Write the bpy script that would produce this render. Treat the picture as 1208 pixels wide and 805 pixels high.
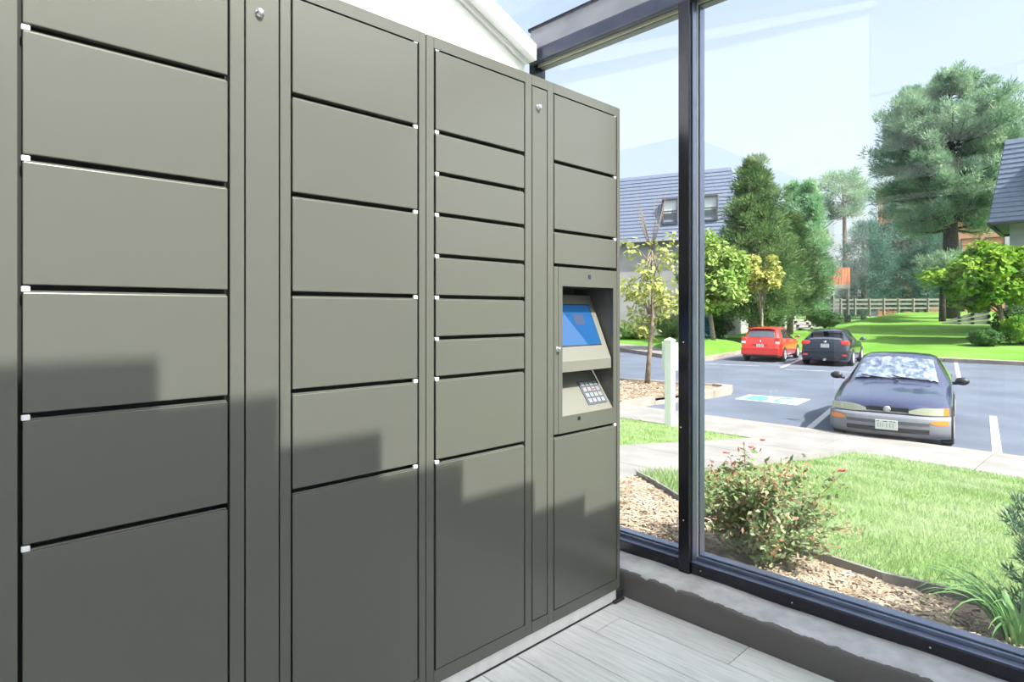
import bpy, bmesh, math, random
import numpy as np
from mathutils import Vector, Matrix

for o in list(bpy.data.objects):
    bpy.data.objects.remove(o, do_unlink=True)
S = bpy.context.scene
COL = S.collection
random.seed(7)
RNG = np.random.default_rng(7)

# ------------------------------------------------------------------ camera
CAM = Vector((1.484, 0.0, 1.172))
FPX, CXP, HOR = 722.0, 604.0, 369.0           # focal length in pixels, principal column, horizon row
ANG = math.atan2(746, 722)                    # angle between the view axis and the locker front
SA, CA = math.sin(ANG), math.cos(ANG)
cd = bpy.data.cameras.new('camera')
cam = bpy.data.objects.new('camera', cd)
COL.objects.link(cam)
cam.location = CAM
cam.rotation_euler = (math.pi / 2, 0, ANG)
cd.sensor_width = 36.0
cd.lens = 36.0 * FPX / 1208.0
cd.shift_y = -(402.5 - HOR) / 1208.0
cd.clip_start = 0.05
cd.clip_end = 600
S.camera = cam

# ------------------------------------------------------------------ sky, sun, exposure
W = bpy.data.worlds.new('sky')
S.world = W
W.use_nodes = True
nt = W.node_tree
nt.nodes.clear()
wo = nt.nodes.new('ShaderNodeOutputWorld')
bg = nt.nodes.new('ShaderNodeBackground')
tc = nt.nodes.new('ShaderNodeTexCoord')
SUN_DIR = Vector((1.0, 0.0, 1.15)).normalized()        # towards the sun
sk = nt.nodes.new('ShaderNodeTexSky')
sk.sky_type = 'NISHITA'
sk.sun_disc = False
sk.sun_elevation = math.asin(SUN_DIR.z)
sk.sun_rotation = math.atan2(SUN_DIR.x, SUN_DIR.y)
sk.dust_density = 6.0
hs = nt.nodes.new('ShaderNodeHueSaturation')
hs.inputs['Saturation'].default_value = 0.72
nt.links.new(sk.outputs[0], hs.inputs['Color'])
# thin hazy cloud
mp = nt.nodes.new('ShaderNodeMapping'); mp.inputs['Scale'].default_value = (1.2, 1.2, 3.2)
nz = nt.nodes.new('ShaderNodeTexNoise'); nz.inputs['Scale'].default_value = 2.2
nz.inputs['Detail'].default_value = 4
cr = nt.nodes.new('ShaderNodeValToRGB')
cr.color_ramp.elements[0].position = 0.36; cr.color_ramp.elements[0].color = (0, 0, 0, 1)
cr.color_ramp.elements[1].position = 0.78; cr.color_ramp.elements[1].color = (0.6, 0.6, 0.6, 1)
mx = nt.nodes.new('ShaderNodeMix'); mx.data_type = 'RGBA'
mx.inputs['B'].default_value = (2.0, 2.25, 2.3, 1)
nt.links.new(tc.outputs['Generated'], mp.inputs[0])
nt.links.new(mp.outputs[0], nz.inputs['Vector'])
nt.links.new(nz.outputs['Fac'], cr.inputs[0])
nt.links.new(cr.outputs[0], mx.inputs['Factor'])
nt.links.new(hs.outputs[0], mx.inputs['A'])
nt.links.new(mx.outputs['Result'], bg.inputs['Color'])
bg.inputs['Strength'].default_value = 0.155
nt.links.new(bg.outputs[0], wo.inputs[0])

sl = bpy.data.lights.new('sun', 'SUN')
sl.energy = 3.9
sl.angle = 0.0093
sl.color = (1.0, 0.95, 0.87)
so = bpy.data.objects.new('sun', sl)
COL.objects.link(so)
so.rotation_euler = SUN_DIR.to_track_quat('Z', 'Y').to_euler()
so.location = (20, 0, 30)

vs = S.view_settings
vs.view_transform = 'Standard'
vs.look = 'None'
vs.exposure = 1.43
vs.gamma = 1.0
vs.use_curve_mapping = False
S.cycles.max_bounces = 10
S.cycles.transparent_max_bounces = 16


# ------------------------------------------------------------------ materials
MATS = {}


def mat(name, col, rough=0.6, metal=0.0, col2=None, nscale=4.0, detail=4.0, bump=0.0, bscale=40.0, coat=0.0,
        spec=0.5, stretch=None, lo=0.35, hi=0.65, translucent=0.0, emit=None, aniso=None):
    if name in MATS:
        return MATS[name]
    m = bpy.data.materials.new(name)
    m.use_nodes = True
    n = m.node_tree
    b = n.nodes['Principled BSDF']
    b.inputs['Base Color'].default_value = (*col, 1)
    b.inputs['Roughness'].default_value = rough
    b.inputs['Metallic'].default_value = metal
    b.inputs['Specular IOR Level'].default_value = spec
    if coat:
        b.inputs['Coat Weight'].default_value = coat
        b.inputs['Coat Roughness'].default_value = 0.04
    if emit:
        b.inputs['Emission Color'].default_value = (*emit, 1)
        b.inputs['Emission Strength'].default_value = 1.0
    t = n.nodes.new('ShaderNodeTexCoord')
    src = t.outputs['Object']
    if stretch:
        mpn = n.nodes.new('ShaderNodeMapping')
        mpn.inputs['Scale'].default_value = stretch
        n.links.new(src, mpn.inputs[0])
        src = mpn.outputs[0]
    if col2:
        z = n.nodes.new('ShaderNodeTexNoise')
        z.inputs['Scale'].default_value = nscale
        z.inputs['Detail'].default_value = detail
        r = n.nodes.new('ShaderNodeValToRGB')
        r.color_ramp.elements[0].position = lo
        r.color_ramp.elements[0].color = (*col, 1)
        r.color_ramp.elements[1].position = hi
        r.color_ramp.elements[1].color = (*col2, 1)
        n.links.new(src, z.inputs['Vector'])
        n.links.new(z.outputs['Fac'], r.inputs[0])
        n.links.new(r.outputs[0], b.inputs['Base Color'])
        colsrc = r.outputs[0]
    else:
        colsrc = None
    if bump:
        z2 = n.nodes.new('ShaderNodeTexNoise')
        z2.inputs['Scale'].default_value = bscale
        z2.inputs['Detail'].default_value = 5
        bp = n.nodes.new('ShaderNodeBump')
        bp.inputs['Strength'].default_value = bump
        bp.inputs['Distance'].default_value = 0.02
        n.links.new(src, z2.inputs['Vector'])
        n.links.new(z2.outputs['Fac'], bp.inputs['Height'])
        n.links.new(bp.outputs[0], b.inputs['Normal'])
    if translucent:
        tr = n.nodes.new('ShaderNodeBsdfTranslucent')
        tr.inputs['Color'].default_value = (*(col2 or col), 1)
        if colsrc:
            n.links.new(colsrc, tr.inputs['Color'])
        ms = n.nodes.new('ShaderNodeMixShader')
        ms.inputs[0].default_value = translucent
        out = n.nodes['Material Output']
        n.links.new(b.outputs[0], ms.inputs[1])
        n.links.new(tr.outputs[0], ms.inputs[2])
        n.links.new(ms.outputs[0], out.inputs['Surface'])
    MATS[name] = m
    return m


def glass_mat(name, tint, ior=1.45):
    m = bpy.data.materials.new(name)
    m.use_nodes = True
    n = m.node_tree
    n.nodes.clear()
    out = n.nodes.new('ShaderNodeOutputMaterial')
    tr = n.nodes.new('ShaderNodeBsdfTransparent'); tr.inputs[0].default_value = (*tint, 1)
    gl = n.nodes.new('ShaderNodeBsdfGlossy'); gl.inputs['Roughness'].default_value = 0.0
    lw = n.nodes.new('ShaderNodeLayerWeight'); lw.inputs['Blend'].default_value = 0.5
    pw_ = n.nodes.new('ShaderNodeMath'); pw_.operation = 'POWER'; pw_.inputs[1].default_value = 5.0
    fr = n.nodes.new('ShaderNodeMath'); fr.operation = 'MULTIPLY_ADD'
    f0 = ((ior - 1) / (ior + 1)) ** 2
    fr.inputs[1].default_value = 1 - f0; fr.inputs[2].default_value = f0
    n.links.new(lw.outputs['Facing'], pw_.inputs[0]); n.links.new(pw_.outputs[0], fr.inputs[0])
    mi = n.nodes.new('ShaderNodeMixShader')
    n.links.new(fr.outputs[0], mi.inputs[0])
    n.links.new(tr.outputs[0], mi.inputs[1])
    n.links.new(gl.outputs[0], mi.inputs[2])
    n.links.new(mi.outputs[0], out.inputs[0])
    MATS[name] = m
    return m


paint = mat('locker_paint', (0.106, 0.110, 0.094), 0.27, 0.15, bump=0.012, bscale=260, spec=0.55)
paint_dark = mat('locker_inner', (0.035, 0.035, 0.03), 0.6)
gapm = mat('locker_shadow_gap', (0.006, 0.006, 0.006), 0.7)
console = mat('console_paint', (0.17, 0.17, 0.145), 0.42, 0.1)
chrome = mat('chrome', (0.75, 0.75, 0.75), 0.15, 1.0)
nubm = mat('clear_bumper', (0.75, 0.78, 0.8), 0.25)
plinthm = mat('brushed_plinth', (0.74, 0.74, 0.73), 0.38, 0.1, col2=(0.64, 0.64, 0.63), nscale=3, stretch=(1, 6, 1))
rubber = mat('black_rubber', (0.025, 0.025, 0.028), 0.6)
stucco = mat('white_stucco', (0.82, 0.83, 0.84), 0.85, bump=0.5, bscale=30)
whitepaint = mat('white_paint', (0.72, 0.73, 0.74), 0.5)
framem = mat('dark_bronze_aluminium', (0.045, 0.046, 0.056), 0.24, 0.8, col2=(0.06, 0.06, 0.07), nscale=30, lo=0.5, hi=0.8)
sheenm = mat('sky_sheen_metal', (0.20, 0.235, 0.33), 0.34, 0.75, col2=(0.24, 0.275, 0.37), nscale=12)  # blue sky reflection put into the colour of beads and stops
beamm = mat('beam_paint', (0.040, 0.046, 0.082), 0.42, 0.2, col2=(0.06, 0.068, 0.11), nscale=9, bump=0.05)
flashm = mat('grey_flashing', (0.20, 0.205, 0.235), 0.5, 0.1, col2=(0.25, 0.255, 0.285), nscale=6)
sealm = mat('glazing_seal', (0.5, 0.52, 0.5), 0.5)
beadm = mat('glazing_bead', (0.42, 0.42, 0.33), 0.45)
glassm = glass_mat('window_glass', (0.975, 0.99, 0.985))
roofglassm = glass_mat('roof_glass', (0.965, 0.985, 0.985), 1.3)
concrete = mat('concrete', (0.19, 0.185, 0.182), 0.9, col2=(0.245, 0.238, 0.233), nscale=2.2, detail=8, bump=0.15, bscale=60)
kerbm = mat('kerb_concrete', (0.235, 0.205, 0.18), 0.9, col2=(0.30, 0.265, 0.235), nscale=3, detail=8, bump=0.2, bscale=40)
asphalt = mat('asphalt', (0.076, 0.094, 0.135), 0.85, col2=(0.105, 0.128, 0.178), nscale=0.7, detail=10, bump=0.2, bscale=90)
linem = mat('road_paint', (0.50, 0.52, 0.54), 0.8, col2=(0.40, 0.42, 0.44), nscale=6)
linefaint = mat('worn_road_paint', (0.36, 0.38, 0.42), 0.8, col2=(0.2, 0.22, 0.26), nscale=3)
bluepaint = mat('blue_road_paint', (0.075, 0.27, 0.35), 0.8, col2=(0.10, 0.32, 0.40), nscale=6)
lawnm = mat('lawn', (0.14, 0.23, 0.06), 0.9, col2=(0.24, 0.32, 0.15), nscale=1.6, detail=10, bump=0.6, bscale=120, spec=0.1)
lawnfar = mat('far_lawn', (0.085, 0.21, 0.025), 0.95, col2=(0.14, 0.28, 0.055), nscale=0.35, detail=8, bump=0.4, bscale=20, spec=0.1)
grassm = mat('grass_blades', (0.19, 0.32, 0.10), 0.7, col2=(0.38, 0.47, 0.28), nscale=1.8, detail=6, translucent=0.35, spec=0.2)
soil = mat('soil', (0.18, 0.14, 0.10), 0.95, col2=(0.28, 0.22, 0.16), nscale=20, detail=8, bump=0.8, bscale=60)
chipm = mat('wood_chips', (0.22, 0.165, 0.115), 0.9, col2=(0.47, 0.385, 0.29), nscale=9, detail=4)
edgem = mat('bed_edging', (0.16, 0.155, 0.15), 0.7, col2=(0.25, 0.24, 0.23), nscale=10)
brickm = mat('orange_brick', (0.42, 0.19, 0.12), 0.9, col2=(0.50, 0.26, 0.17), nscale=3, detail=8)
wallgrey = mat('grey_render', (0.31, 0.31, 0.33), 0.9, col2=(0.36, 0.36, 0.38), nscale=1.5)
shinglem = mat('lavender_shingle', (0.15, 0.185, 0.275), 0.85, col2=(0.19, 0.23, 0.33), nscale=5, detail=8, stretch=(1, 1, 3))
timber = mat('weathered_timber', (0.17, 0.17, 0.155), 0.9, col2=(0.24, 0.235, 0.215), nscale=5, stretch=(1, 1, 6))
redwood = mat('red_wood', (0.40, 0.12, 0.05), 0.8, col2=(0.52, 0.18, 0.08), nscale=6)
barkm = mat('bark', (0.09, 0.07, 0.055), 0.95, col2=(0.17, 0.135, 0.11), nscale=8, bump=0.6, bscale=25)
barklight = mat('pale_bark', (0.30, 0.26, 0.22), 0.95, col2=(0.16, 0.13, 0.11), nscale=10, bump=0.4, bscale=25)
tyrem = mat('tyre', (0.012, 0.012, 0.013), 0.75)
rimm = mat('alloy', (0.55, 0.56, 0.58), 0.35, 0.4)
carglass = mat('car_glass', (0.02, 0.026, 0.034), 0.02, 0.0, spec=1.0, coat=1.0)
blackplastic = mat('black_plastic', (0.015, 0.016, 0.02), 0.45)


carglass.node_tree.nodes['Principled BSDF'].inputs['IOR'].default_value = 2.2


# ------------------------------------------------------------------ mesh builder
class MB:
    def __init__(self):
        self.v = []
        self.f = []
        self.sm = []

    def add(self, vs_, fs_, smooth=False):
        o = len(self.v)
        self.v += [tuple(p) for p in vs_]
        self.f += [tuple(i + o for i in f_) for f_ in fs_]
        self.sm += [smooth] * len(fs_)
        return self

    def box(self, a, b):
        x0, y0, z0 = a
        x1, y1, z1 = b
        if x0 > x1: x0, x1 = x1, x0
        if y0 > y1: y0, y1 = y1, y0
        if z0 > z1: z0, z1 = z1, z0
        return self.add([(x0, y0, z0), (x1, y0, z0), (x1, y1, z0), (x0, y1, z0), (x0, y0, z1), (x1, y0, z1), (x1, y1, z1), (x0, y1, z1)],
                        [(0, 3, 2, 1), (4, 5, 6, 7), (0, 1, 5, 4), (1, 2, 6, 5), (2, 3, 7, 6), (3, 0, 4, 7)])

    def rbox(self, a, b, r=0.005, seg=1):
        bm = bmesh.new()
        c = [(a[i] + b[i]) / 2 for i in range(3)]
        d = [abs(b[i] - a[i]) for i in range(3)]
        bmesh.ops.create_cube(bm, size=1.0)
        for v_ in bm.verts:
            v_.co = Vector((c[0] + v_.co.x * d[0], c[1] + v_.co.y * d[1], c[2] + v_.co.z * d[2]))
        r = min(r, min(d) * 0.45)
        bmesh.ops.bevel(bm, geom=bm.edges[:], offset=r, segments=seg, affect='EDGES', profile=0.5)
        bm.verts.index_update()
        self.add([v_.co[:] for v_ in bm.verts], [[v_.index for v_ in f_.verts] for f_ in bm.faces])
        bm.free()
        return self

    def prism(self, prof, axis, a, b):
        # prof: list of 2D points; axis: extrusion axis (0 x,1 y,2 z); other two coordinates in order
        n = len(prof)
        vs_ = []
        for t in (a, b):
            for p in prof:
                q = [p[0], p[1]]
                q.insert(axis, t)
                vs_.append(tuple(q))
        fs_ = [tuple(range(n))[::-1], tuple(range(n, 2 * n))]
        for i in range(n):
            j = (i + 1) % n
            fs_.append((i, j, n + j, n + i))
        return self.add(vs_, fs_)

    def tube(self, pts, rad, n=8, caps=True, smooth=True):
        pts = [Vector(p) for p in pts]
        if not hasattr(rad, '__len__'):
            rad = [rad] * len(pts)
        vs_, fs_ = [], []
        for i, p in enumerate(pts):
            d = (pts[min(i + 1, len(pts) - 1)] - pts[max(i - 1, 0)])
            d = d.normalized() if d.length > 1e-9 else Vector((0, 0, 1))
            u = d.cross(Vector((0.31, 0.17, 0.93)))
            if u.length < 1e-3:
                u = d.cross(Vector((1, 0, 0)))
            u.normalize()
            w = d.cross(u)
            for k in range(n):
                a_ = 2 * math.pi * k / n
                vs_.append(p + (u * math.cos(a_) + w * math.sin(a_)) * rad[i])
        for i in range(len(pts) - 1):
            for k in range(n):
                k2 = (k + 1) % n
                fs_.append((i * n + k, i * n + k2, (i + 1) * n + k2, (i + 1) * n + k))
        self.add(vs_, fs_, smooth)
        if caps:
            o = len(self.v) - len(vs_)
            self.f.append(tuple(o + k for k in range(n))[::-1]); self.sm.append(False)
            self.f.append(tuple(o + (len(pts) - 1) * n + k for k in range(n))); self.sm.append(False)
        return self

    def lathe(self, prof, c, axis=2, n=24, smooth=True):
        # prof: (radius, height) along axis from centre c
        vs_, fs_ = [], []
        for r_, h_ in prof:
            for k in range(n):
                a_ = 2 * math.pi * k / n
                q = [r_ * math.cos(a_), r_ * math.sin(a_)]
                q.insert(axis, h_)
                vs_.append((c[0] + q[0], c[1] + q[1], c[2] + q[2]))
        for i in range(len(prof) - 1):
            for k in range(n):
                k2 = (k + 1) % n
                fs_.append((i * n + k, i * n + k2, (i + 1) * n + k2, (i + 1) * n + k))
        return self.add(vs_, fs_, smooth)

    def ell(self, c, r, n=16, m=10):
        vs_, fs_ = [], []
        for i in range(m + 1):
            t = math.pi * i / m
            for k in range(n):
                a_ = 2 * math.pi * k / n
                vs_.append((c[0] + r[0] * math.sin(t) * math.cos(a_), c[1] + r[1] * math.sin(t) * math.sin(a_), c[2] + r[2] * math.cos(t)))
        for i in range(m):
            for k in range(n):
                k2 = (k + 1) % n
                fs_.append((i * n + k, (i + 1) * n + k, (i + 1) * n + k2, i * n + k2))
        return self.add(vs_, fs_, True)

    def build(self, name, m, parent=None, local=False):
        off = Vector((0, 0, 0))
        if parent is not None and not local:
            r = parent
            while r is not None:
                off += r.location
                r = r.parent
        me = bpy.data.meshes.new(name)
        me.from_pydata([(p[0] - off.x, p[1] - off.y, p[2] - off.z) for p in self.v], [], self.f)
        me.validate()
        if any(self.sm) and len(me.polygons) == len(self.sm):
            me.polygons.foreach_set('use_smooth', self.sm)
        me.materials.append(m)
        bm = bmesh.new(); bm.from_mesh(me)
        bmesh.ops.recalc_face_normals(bm, faces=bm.faces[:])
        bm.to_mesh(me); bm.free()
        o = bpy.data.objects.new(name, me)
        COL.objects.link(o)
        o.parent = parent
        return o


def tag(o, label=None, cat=None, group=None, kind=None):
    if label: o['label'] = label
    if cat: o['category'] = cat
    if group: o['group'] = group
    if kind: o['kind'] = kind
    return o


def empty(name, loc, rz=0.0):
    o = bpy.data.objects.new(name, None)
    o.empty_display_size = 0.2
    COL.objects.link(o)
    o.location = loc
    o.rotation_euler = (0, 0, rz)
    return o


def copy_tree(o, parent=None):
    c = o.copy()
    COL.objects.link(c)
    c.parent = parent
    for ch in list(o.children):
        copy_tree(ch, c)
    return c


def np_mesh(name, verts, faces, m, parent=None, smooth=False):
    """verts (N,3), faces (M,k) arrays, world coordinates"""
    off = np.zeros(3)
    r = parent
    while r is not None:
        off += np.array(r.location)
        r = r.parent
    verts = np.asarray(verts, dtype=np.float32) - off.astype(np.float32)
    faces = np.asarray(faces, dtype=np.int32)
    k = faces.shape[1]
    me = bpy.data.meshes.new(name)
    me.vertices.add(len(verts))
    me.vertices.foreach_set('co', verts.ravel())
    me.loops.add(faces.size)
    me.loops.foreach_set('vertex_index', faces.ravel())
    me.polygons.add(len(faces))
    me.polygons.foreach_set('loop_start', np.arange(0, faces.size, k, dtype=np.int32))
    me.polygons.foreach_set('loop_total', np.full(len(faces), k, dtype=np.int32))
    me.update(calc_edges=True)
    me.validate()
    if smooth:
        me.polygons.foreach_set('use_smooth', [True] * len(me.polygons))
    me.materials.append(m)
    o = bpy.data.objects.new(name, me)
    COL.objects.link(o)
    o.parent = parent
    return o


def site(px, depth):
    """ground position seen in column px at a depth along the view axis"""
    r = (px - CXP) / FPX * depth
    return (CAM.x - SA * depth + CA * r, CA * depth + SA * r)


def zat(py, depth):
    return CAM.z + (HOR - py) / FPX * depth


# ------------------------------------------------------------------ ground heights
GY = [-99, 2.36, 3.4, 9.4, 11.05, 11.0501, 32.2, 32.2001, 34, 62, 200]
GZ = [-.03, -.03, -.10, -.80, -.83, -.98, -.98, -.83, -.80, 1.2, 1.4]


def zt(y):
    return float(np.interp(y, GY, GZ))


# ================================================================== ROOM SHELL
WX0, WX1 = -0.70, 2.0          # gable wall faces
YB = -3.2                      # rear wall
RS = 0.41                      # slope of the lean-to roof


def roofz(y):
    return 2.645 + RS * (2.30 - y)


# floor with single planks
floor = MB().box((-0.72, YB - .02, -0.12), (2.02, 2.10, -0.012)).build('floor', mat('floor_base', (0.16, 0.16, 0.15), 0.8))
tag(floor, kind='structure')
plank_mats = []
for i_, (c1, c2) in enumerate([((.53, .55, .545), (.68, .70, .70)), ((.58, .60, .60), (.71, .73, .73)), ((.49, .51, .505), (.64, .66, .66)), ((.55, .57, .565), (.69, .71, .71))]):
    plank_mats.append(mat('whitewashed_plank_%d' % i_, c1, 0.36, col2=c2, nscale=5 + i_, detail=10, stretch=(1.2, 14, 1), lo=0.3, hi=0.6, bump=0.02, bscale=30))
pw, pl, gap = 0.157, 1.22, 0.0014
pmesh = {}
yrow = 2.092 - pw
row = 0
while yrow > YB - pw:
    x_ = -0.70 - (row * 0.437) % pl
    while x_ < 2.0:
        xa, xb = max(x_, -0.70), min(x_ + pl, 2.0)
        ya = max(yrow, YB)
        if xb - xa > 0.03:
            o = MB().rbox((xa + gap, ya + gap, -0.012), (xb - gap, yrow + pw - gap, 0.0), 0.0015).build('plank', plank_mats[random.randrange(4)], floor)
        x_ += pl
    yrow -= pw
    row += 1

# gable wall behind the lockers with its sloping coping
wl = MB().prism([(YB, -.12), (2.20, -.12), (2.20, 2.447), (YB, 2.447 + RS * (2.20 - YB))], 0, -1.0, WX0).build('wall_left', stucco)
tag(wl, kind='structure')
cop = MB().prism([(YB, 2.447 + RS * (2.2 - YB)), (2.222, 2.447 - RS * .022), (2.222, 2.525 - RS * .022), (YB, 2.525 + RS * (2.2 - YB))], 0, -1.04, WX0 + .065).build('trim_1', whitepaint)
tag(cop, kind='structure')
lipc = MB().prism([(YB, 2.425 + RS * (2.2 - YB)), (2.20, 2.425), (2.20, 2.4465), (YB, 2.4465 + RS * (2.2 - YB))], 0, WX0 + .001, WX0 + .02).build('trim_2', whitepaint)
tag(lipc, kind='structure')

# opposite gable wall: its top edge climbs in steps away from the window
step_y = [.371, .638, .928, 1.222, 1.543, 1.823]
step_z = [3.375, 3.27, 3.14, 3.01, 2.885, 2.775, 2.705]
prof = [(2.40, -.12), (2.40, 2.58), (2.12, 2.58), (2.12, 2.705)]
ys = step_y[::-1]
zs = step_z[::-1]
for k in range(6):
    prof += [(ys[k], zs[k]), (ys[k], zs[k + 1])]
yy, zz = ys[-1], zs[-1]
while yy > YB + .3:
    yy -= .29; prof += [(yy, zz)]
    zz += .118; prof += [(yy, zz)]
prof += [(YB, zz), (YB, -.12)]
wr = MB().prism(prof, 0, WX1, WX1 + .2).build('wall_right', stucco)
tag(wr, kind='structure')

# rear wall with horizontal bands of cladding; top panel added to even its window reflection
wb = MB().box((-1.0, YB - .2, -.12), (2.2, YB, roofz(YB) - .02)).build('wall_back', mat('rear_wall_paint', (.12, .13, .14), .7))
tag(wb, kind='structure')
for (x0, x1, z0, z1) in [(-.70, .44, 2.97, 3.62), (-.70, .44, 2.64, 2.80), (-.70, .44, 2.41, 2.48), (-.70, .30, 1.42, 2.40), (-.70, .30, .1, 1.38), (.6, 2.0, 3.0, 3.62), (-.70, 2.0, 3.66, 4.75), (.5, 2.0, .1, 1.0)]:
    MB().rbox((x0 + .01, YB, z0), (x1, YB + .03, z1), .006).build('cladding_panel', whitepaint if z1 > 2.4 and z0 > 2.4 else mat('grey_panel', (.34, .36, .37), .6), wb)

# kerb under the window: painted face, bare concrete top, ragged paint edge
km = bpy.data.materials.new('painted_kerb')
km.use_nodes = True
n = km.node_tree
b = n.nodes['Principled BSDF']
b.inputs['Roughness'].default_value = 0.62
t = n.nodes.new('ShaderNodeTexCoord'); sp = n.nodes.new('ShaderNodeSeparateXYZ')
z1_ = n.nodes.new('ShaderNodeTexNoise'); z1_.inputs['Scale'].default_value = 24; z1_.inputs['Detail'].default_value = 7
ma = n.nodes.new('ShaderNodeMath'); ma.operation = 'MULTIPLY_ADD'; ma.inputs[1].default_value = 0.045
mb_ = n.nodes.new('ShaderNodeMath'); mb_.operation = 'GREATER_THAN'; mb_.inputs[1].default_value = 2.132
z2_ = n.nodes.new('ShaderNodeTexNoise'); z2_.inputs['Scale'].default_value = 14; z2_.inputs['Detail'].default_value = 8
r2 = n.nodes.new('ShaderNodeValToRGB')
r2.color_ramp.elements[0].position = .35; r2.color_ramp.elements[0].color = (.36, .37, .38, 1)
r2.color_ramp.elements[1].position = .7; r2.color_ramp.elements[1].color = (.52, .53, .545, 1)
mxx = n.nodes.new('ShaderNodeMix'); mxx.data_type = 'RGBA'; mxx.inputs['A'].default_value = (.128, .119, .114, 1)
n.links.new(t.outputs['Object'], sp.inputs[0]); n.links.new(t.outputs['Object'], z1_.inputs['Vector']); n.links.new(t.outputs['Object'], z2_.inputs['Vector'])
n.links.new(z1_.outputs['Fac'], ma.inputs[0]); n.links.new(sp.outputs['Y'], ma.inputs[2]); n.links.new(ma.outputs[0], mb_.inputs[0])
n.links.new(mb_.outputs[0], mxx.inputs['Factor']); n.links.new(z2_.outputs['Fac'], r2.inputs[0]); n.links.new(r2.outputs[0], mxx.inputs['B'])
n.links.new(mxx.outputs['Result'], b.inputs['Base Color'])
bp = n.nodes.new('ShaderNodeBump'); bp.inputs['Strength'].default_value = .35; bp.inputs['Distance'].default_value = .01
n.links.new(z2_.outputs['Fac'], bp.inputs['Height']); n.links.new(bp.outputs[0], b.inputs['Normal'])
kv, kf = [], []
xs_ = np.linspace(-.70, 2.0, 90)
kprof = [(2.092, -.12), (2.092, .03), (2.094, .07), (2.097, .092), (2.103, .101), (2.13, .104), (2.19, .106), (2.26, .105), (2.40, .100), (2.40, -.4)]
for i_, x_ in enumerate(xs_):
    for (y_, z_) in kprof:
        wob = .004 * math.sin(x_ * 7.3) + .003 * math.sin(x_ * 19.1 + 1) + random.uniform(-.0015, .0015)
        kv.append((x_, y_ + (wob if .06 < z_ < .1045 and y_ < 2.12 else 0), z_ + (wob * .5 if z_ > .06 and y_ < 2.3 else 0)))
nk = len(kprof)
for i_ in range(len(xs_) - 1):
    for j in range(nk - 1):
        kf.append((i_ * nk + j, (i_ + 1) * nk + j, (i_ + 1) * nk + j + 1, i_ * nk + j + 1))
kerb = MB().add(kv, kf, True).build('baseboard_window', km)
tag(kerb, kind='structure')

# window wall: frame members, glazing beads, two panes, head beam
win = empty('window_1', (0.17, 2.30, 0.10)); tag(win, kind='structure')
FY0, FY1 = 2.25, 2.36
MB().rbox((.145, FY0, .085), (.196, FY1, 2.62), .003).build('mullion', framem, win)
MB().rbox((-.745, FY0 + .03, .085), (-.70, FY1, 2.5), .003).build('jamb', framem, win)
MB().rbox((1.955, FY0, .085), (2.0, FY1, 2.62), .003).build('jamb', framem, win)
for (x0, x1, zt0) in ((-.70, .145, .150), (.196, 1.955, .150)):
    MB().rbox((x0, FY0 + .012, .10), (x1, FY1, zt0), .003).build('sill_rail', framem, win)
    MB().rbox((x0, FY0 + .016, zt0), (x1, FY0 + .046, zt0 + .004), .001).build('sill_sheen', sheenm, win)  # thin strip added to carry the painted sky sheen on the sill top
    MB().rbox((x0, FY0 + .048, zt0), (x1, FY0 + .058, zt0 + .018), .002).build('glazing_bead', sheenm, win)
    MB().rbox((x0, FY0 + .064, zt0), (x1, FY1 - .004, zt0 + .024), .002).build('glazing_bead', sheenm, win)
    MB().rbox((x0, FY0 + .030, 2.456), (x1, FY0 + .050, 2.47), .002).build('head_bead', framem, win)
    MB().rbox((x0, FY0 + .050, 2.442), (x1, FY0 + .0585, 2.47), .001).build('head_seal', beadm, win)
    MB().rbox((x0, FY0 + .066, 2.440), (x1, FY1 - .004, 2.47), .002).build('head_bead', flashm, win)
    MB().box((x0, FY0 + .059, zt0), (x1, FY0 + .064, 2.46)).build('pane', glassm, win)
for xj, sgn in ((.196, 1), (.145, -1)):
    MB().rbox((xj, FY0 + .02, .15), (xj + sgn * .006, FY0 + .05, 2.455), .001).build('glazing_stop', sheenm, win)
    MB().rbox((xj, FY0 + .052, .15), (xj + sgn * .008, FY0 + .0585, 2.455), .001).build('seal', sealm, win)
    MB().rbox((xj, FY0 + .066, .15), (xj + sgn * .012, FY1 - .006, 2.455), .001).build('glazing_stop', sheenm, win)
for (sx_, sz_) in ((.17, 1.05), (.17, .32), (.158, .7), (.6, .125), (1.02, .128), (.24, .13)):
    MB().lathe([(.0001, -.003), (.003, -.0025), (.0035, 0)], (sx_, FY0 - .0005 + (0.012 if sz_ < .2 else 0), sz_), 1, 8).build('screw', chrome, win)

MB().box((-.70, FY0 + .034, 2.47), (2.0, FY1 + .02, 2.514)).build('head_rail', framem, win)
beam = empty('trim_3', (0.65, 2.30, 2.43)); tag(beam, kind='structure')
MB().rbox((-.72, FY0 - .004, 2.445), (2.0, FY0 + .034, 2.515), .010, 2).build('head_beam', beamm, beam)
MB().prism([(FY0 + .002, 2.515), (FY1 + .04, 2.515), (FY1 + .04, 2.625), (FY0 + .02, 2.625)], 0, -.72, 2.0).build('flashing', flashm, beam)
MB().rbox((-.74, FY0 + .015, 2.625), (2.0, FY1 + .05, 2.643), .003).build('flashing_cap', framem, beam)

# lean-to glass roof
rg = MB().prism([(2.38, roofz(2.38)), (2.38, roofz(2.38) + .008), (YB, roofz(YB) + .008), (YB, roofz(YB))], 0, -.98, 2.18).build('ceiling', roofglassm)
tag(rg, kind='structure')

# ================================================================== PARCEL LOCKERS
Z0, Z1 = 0.052, 2.002
ROWS = [1.967, 1.724, 1.474, 1.224, .978, .727, .094]
TH = .018


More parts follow.
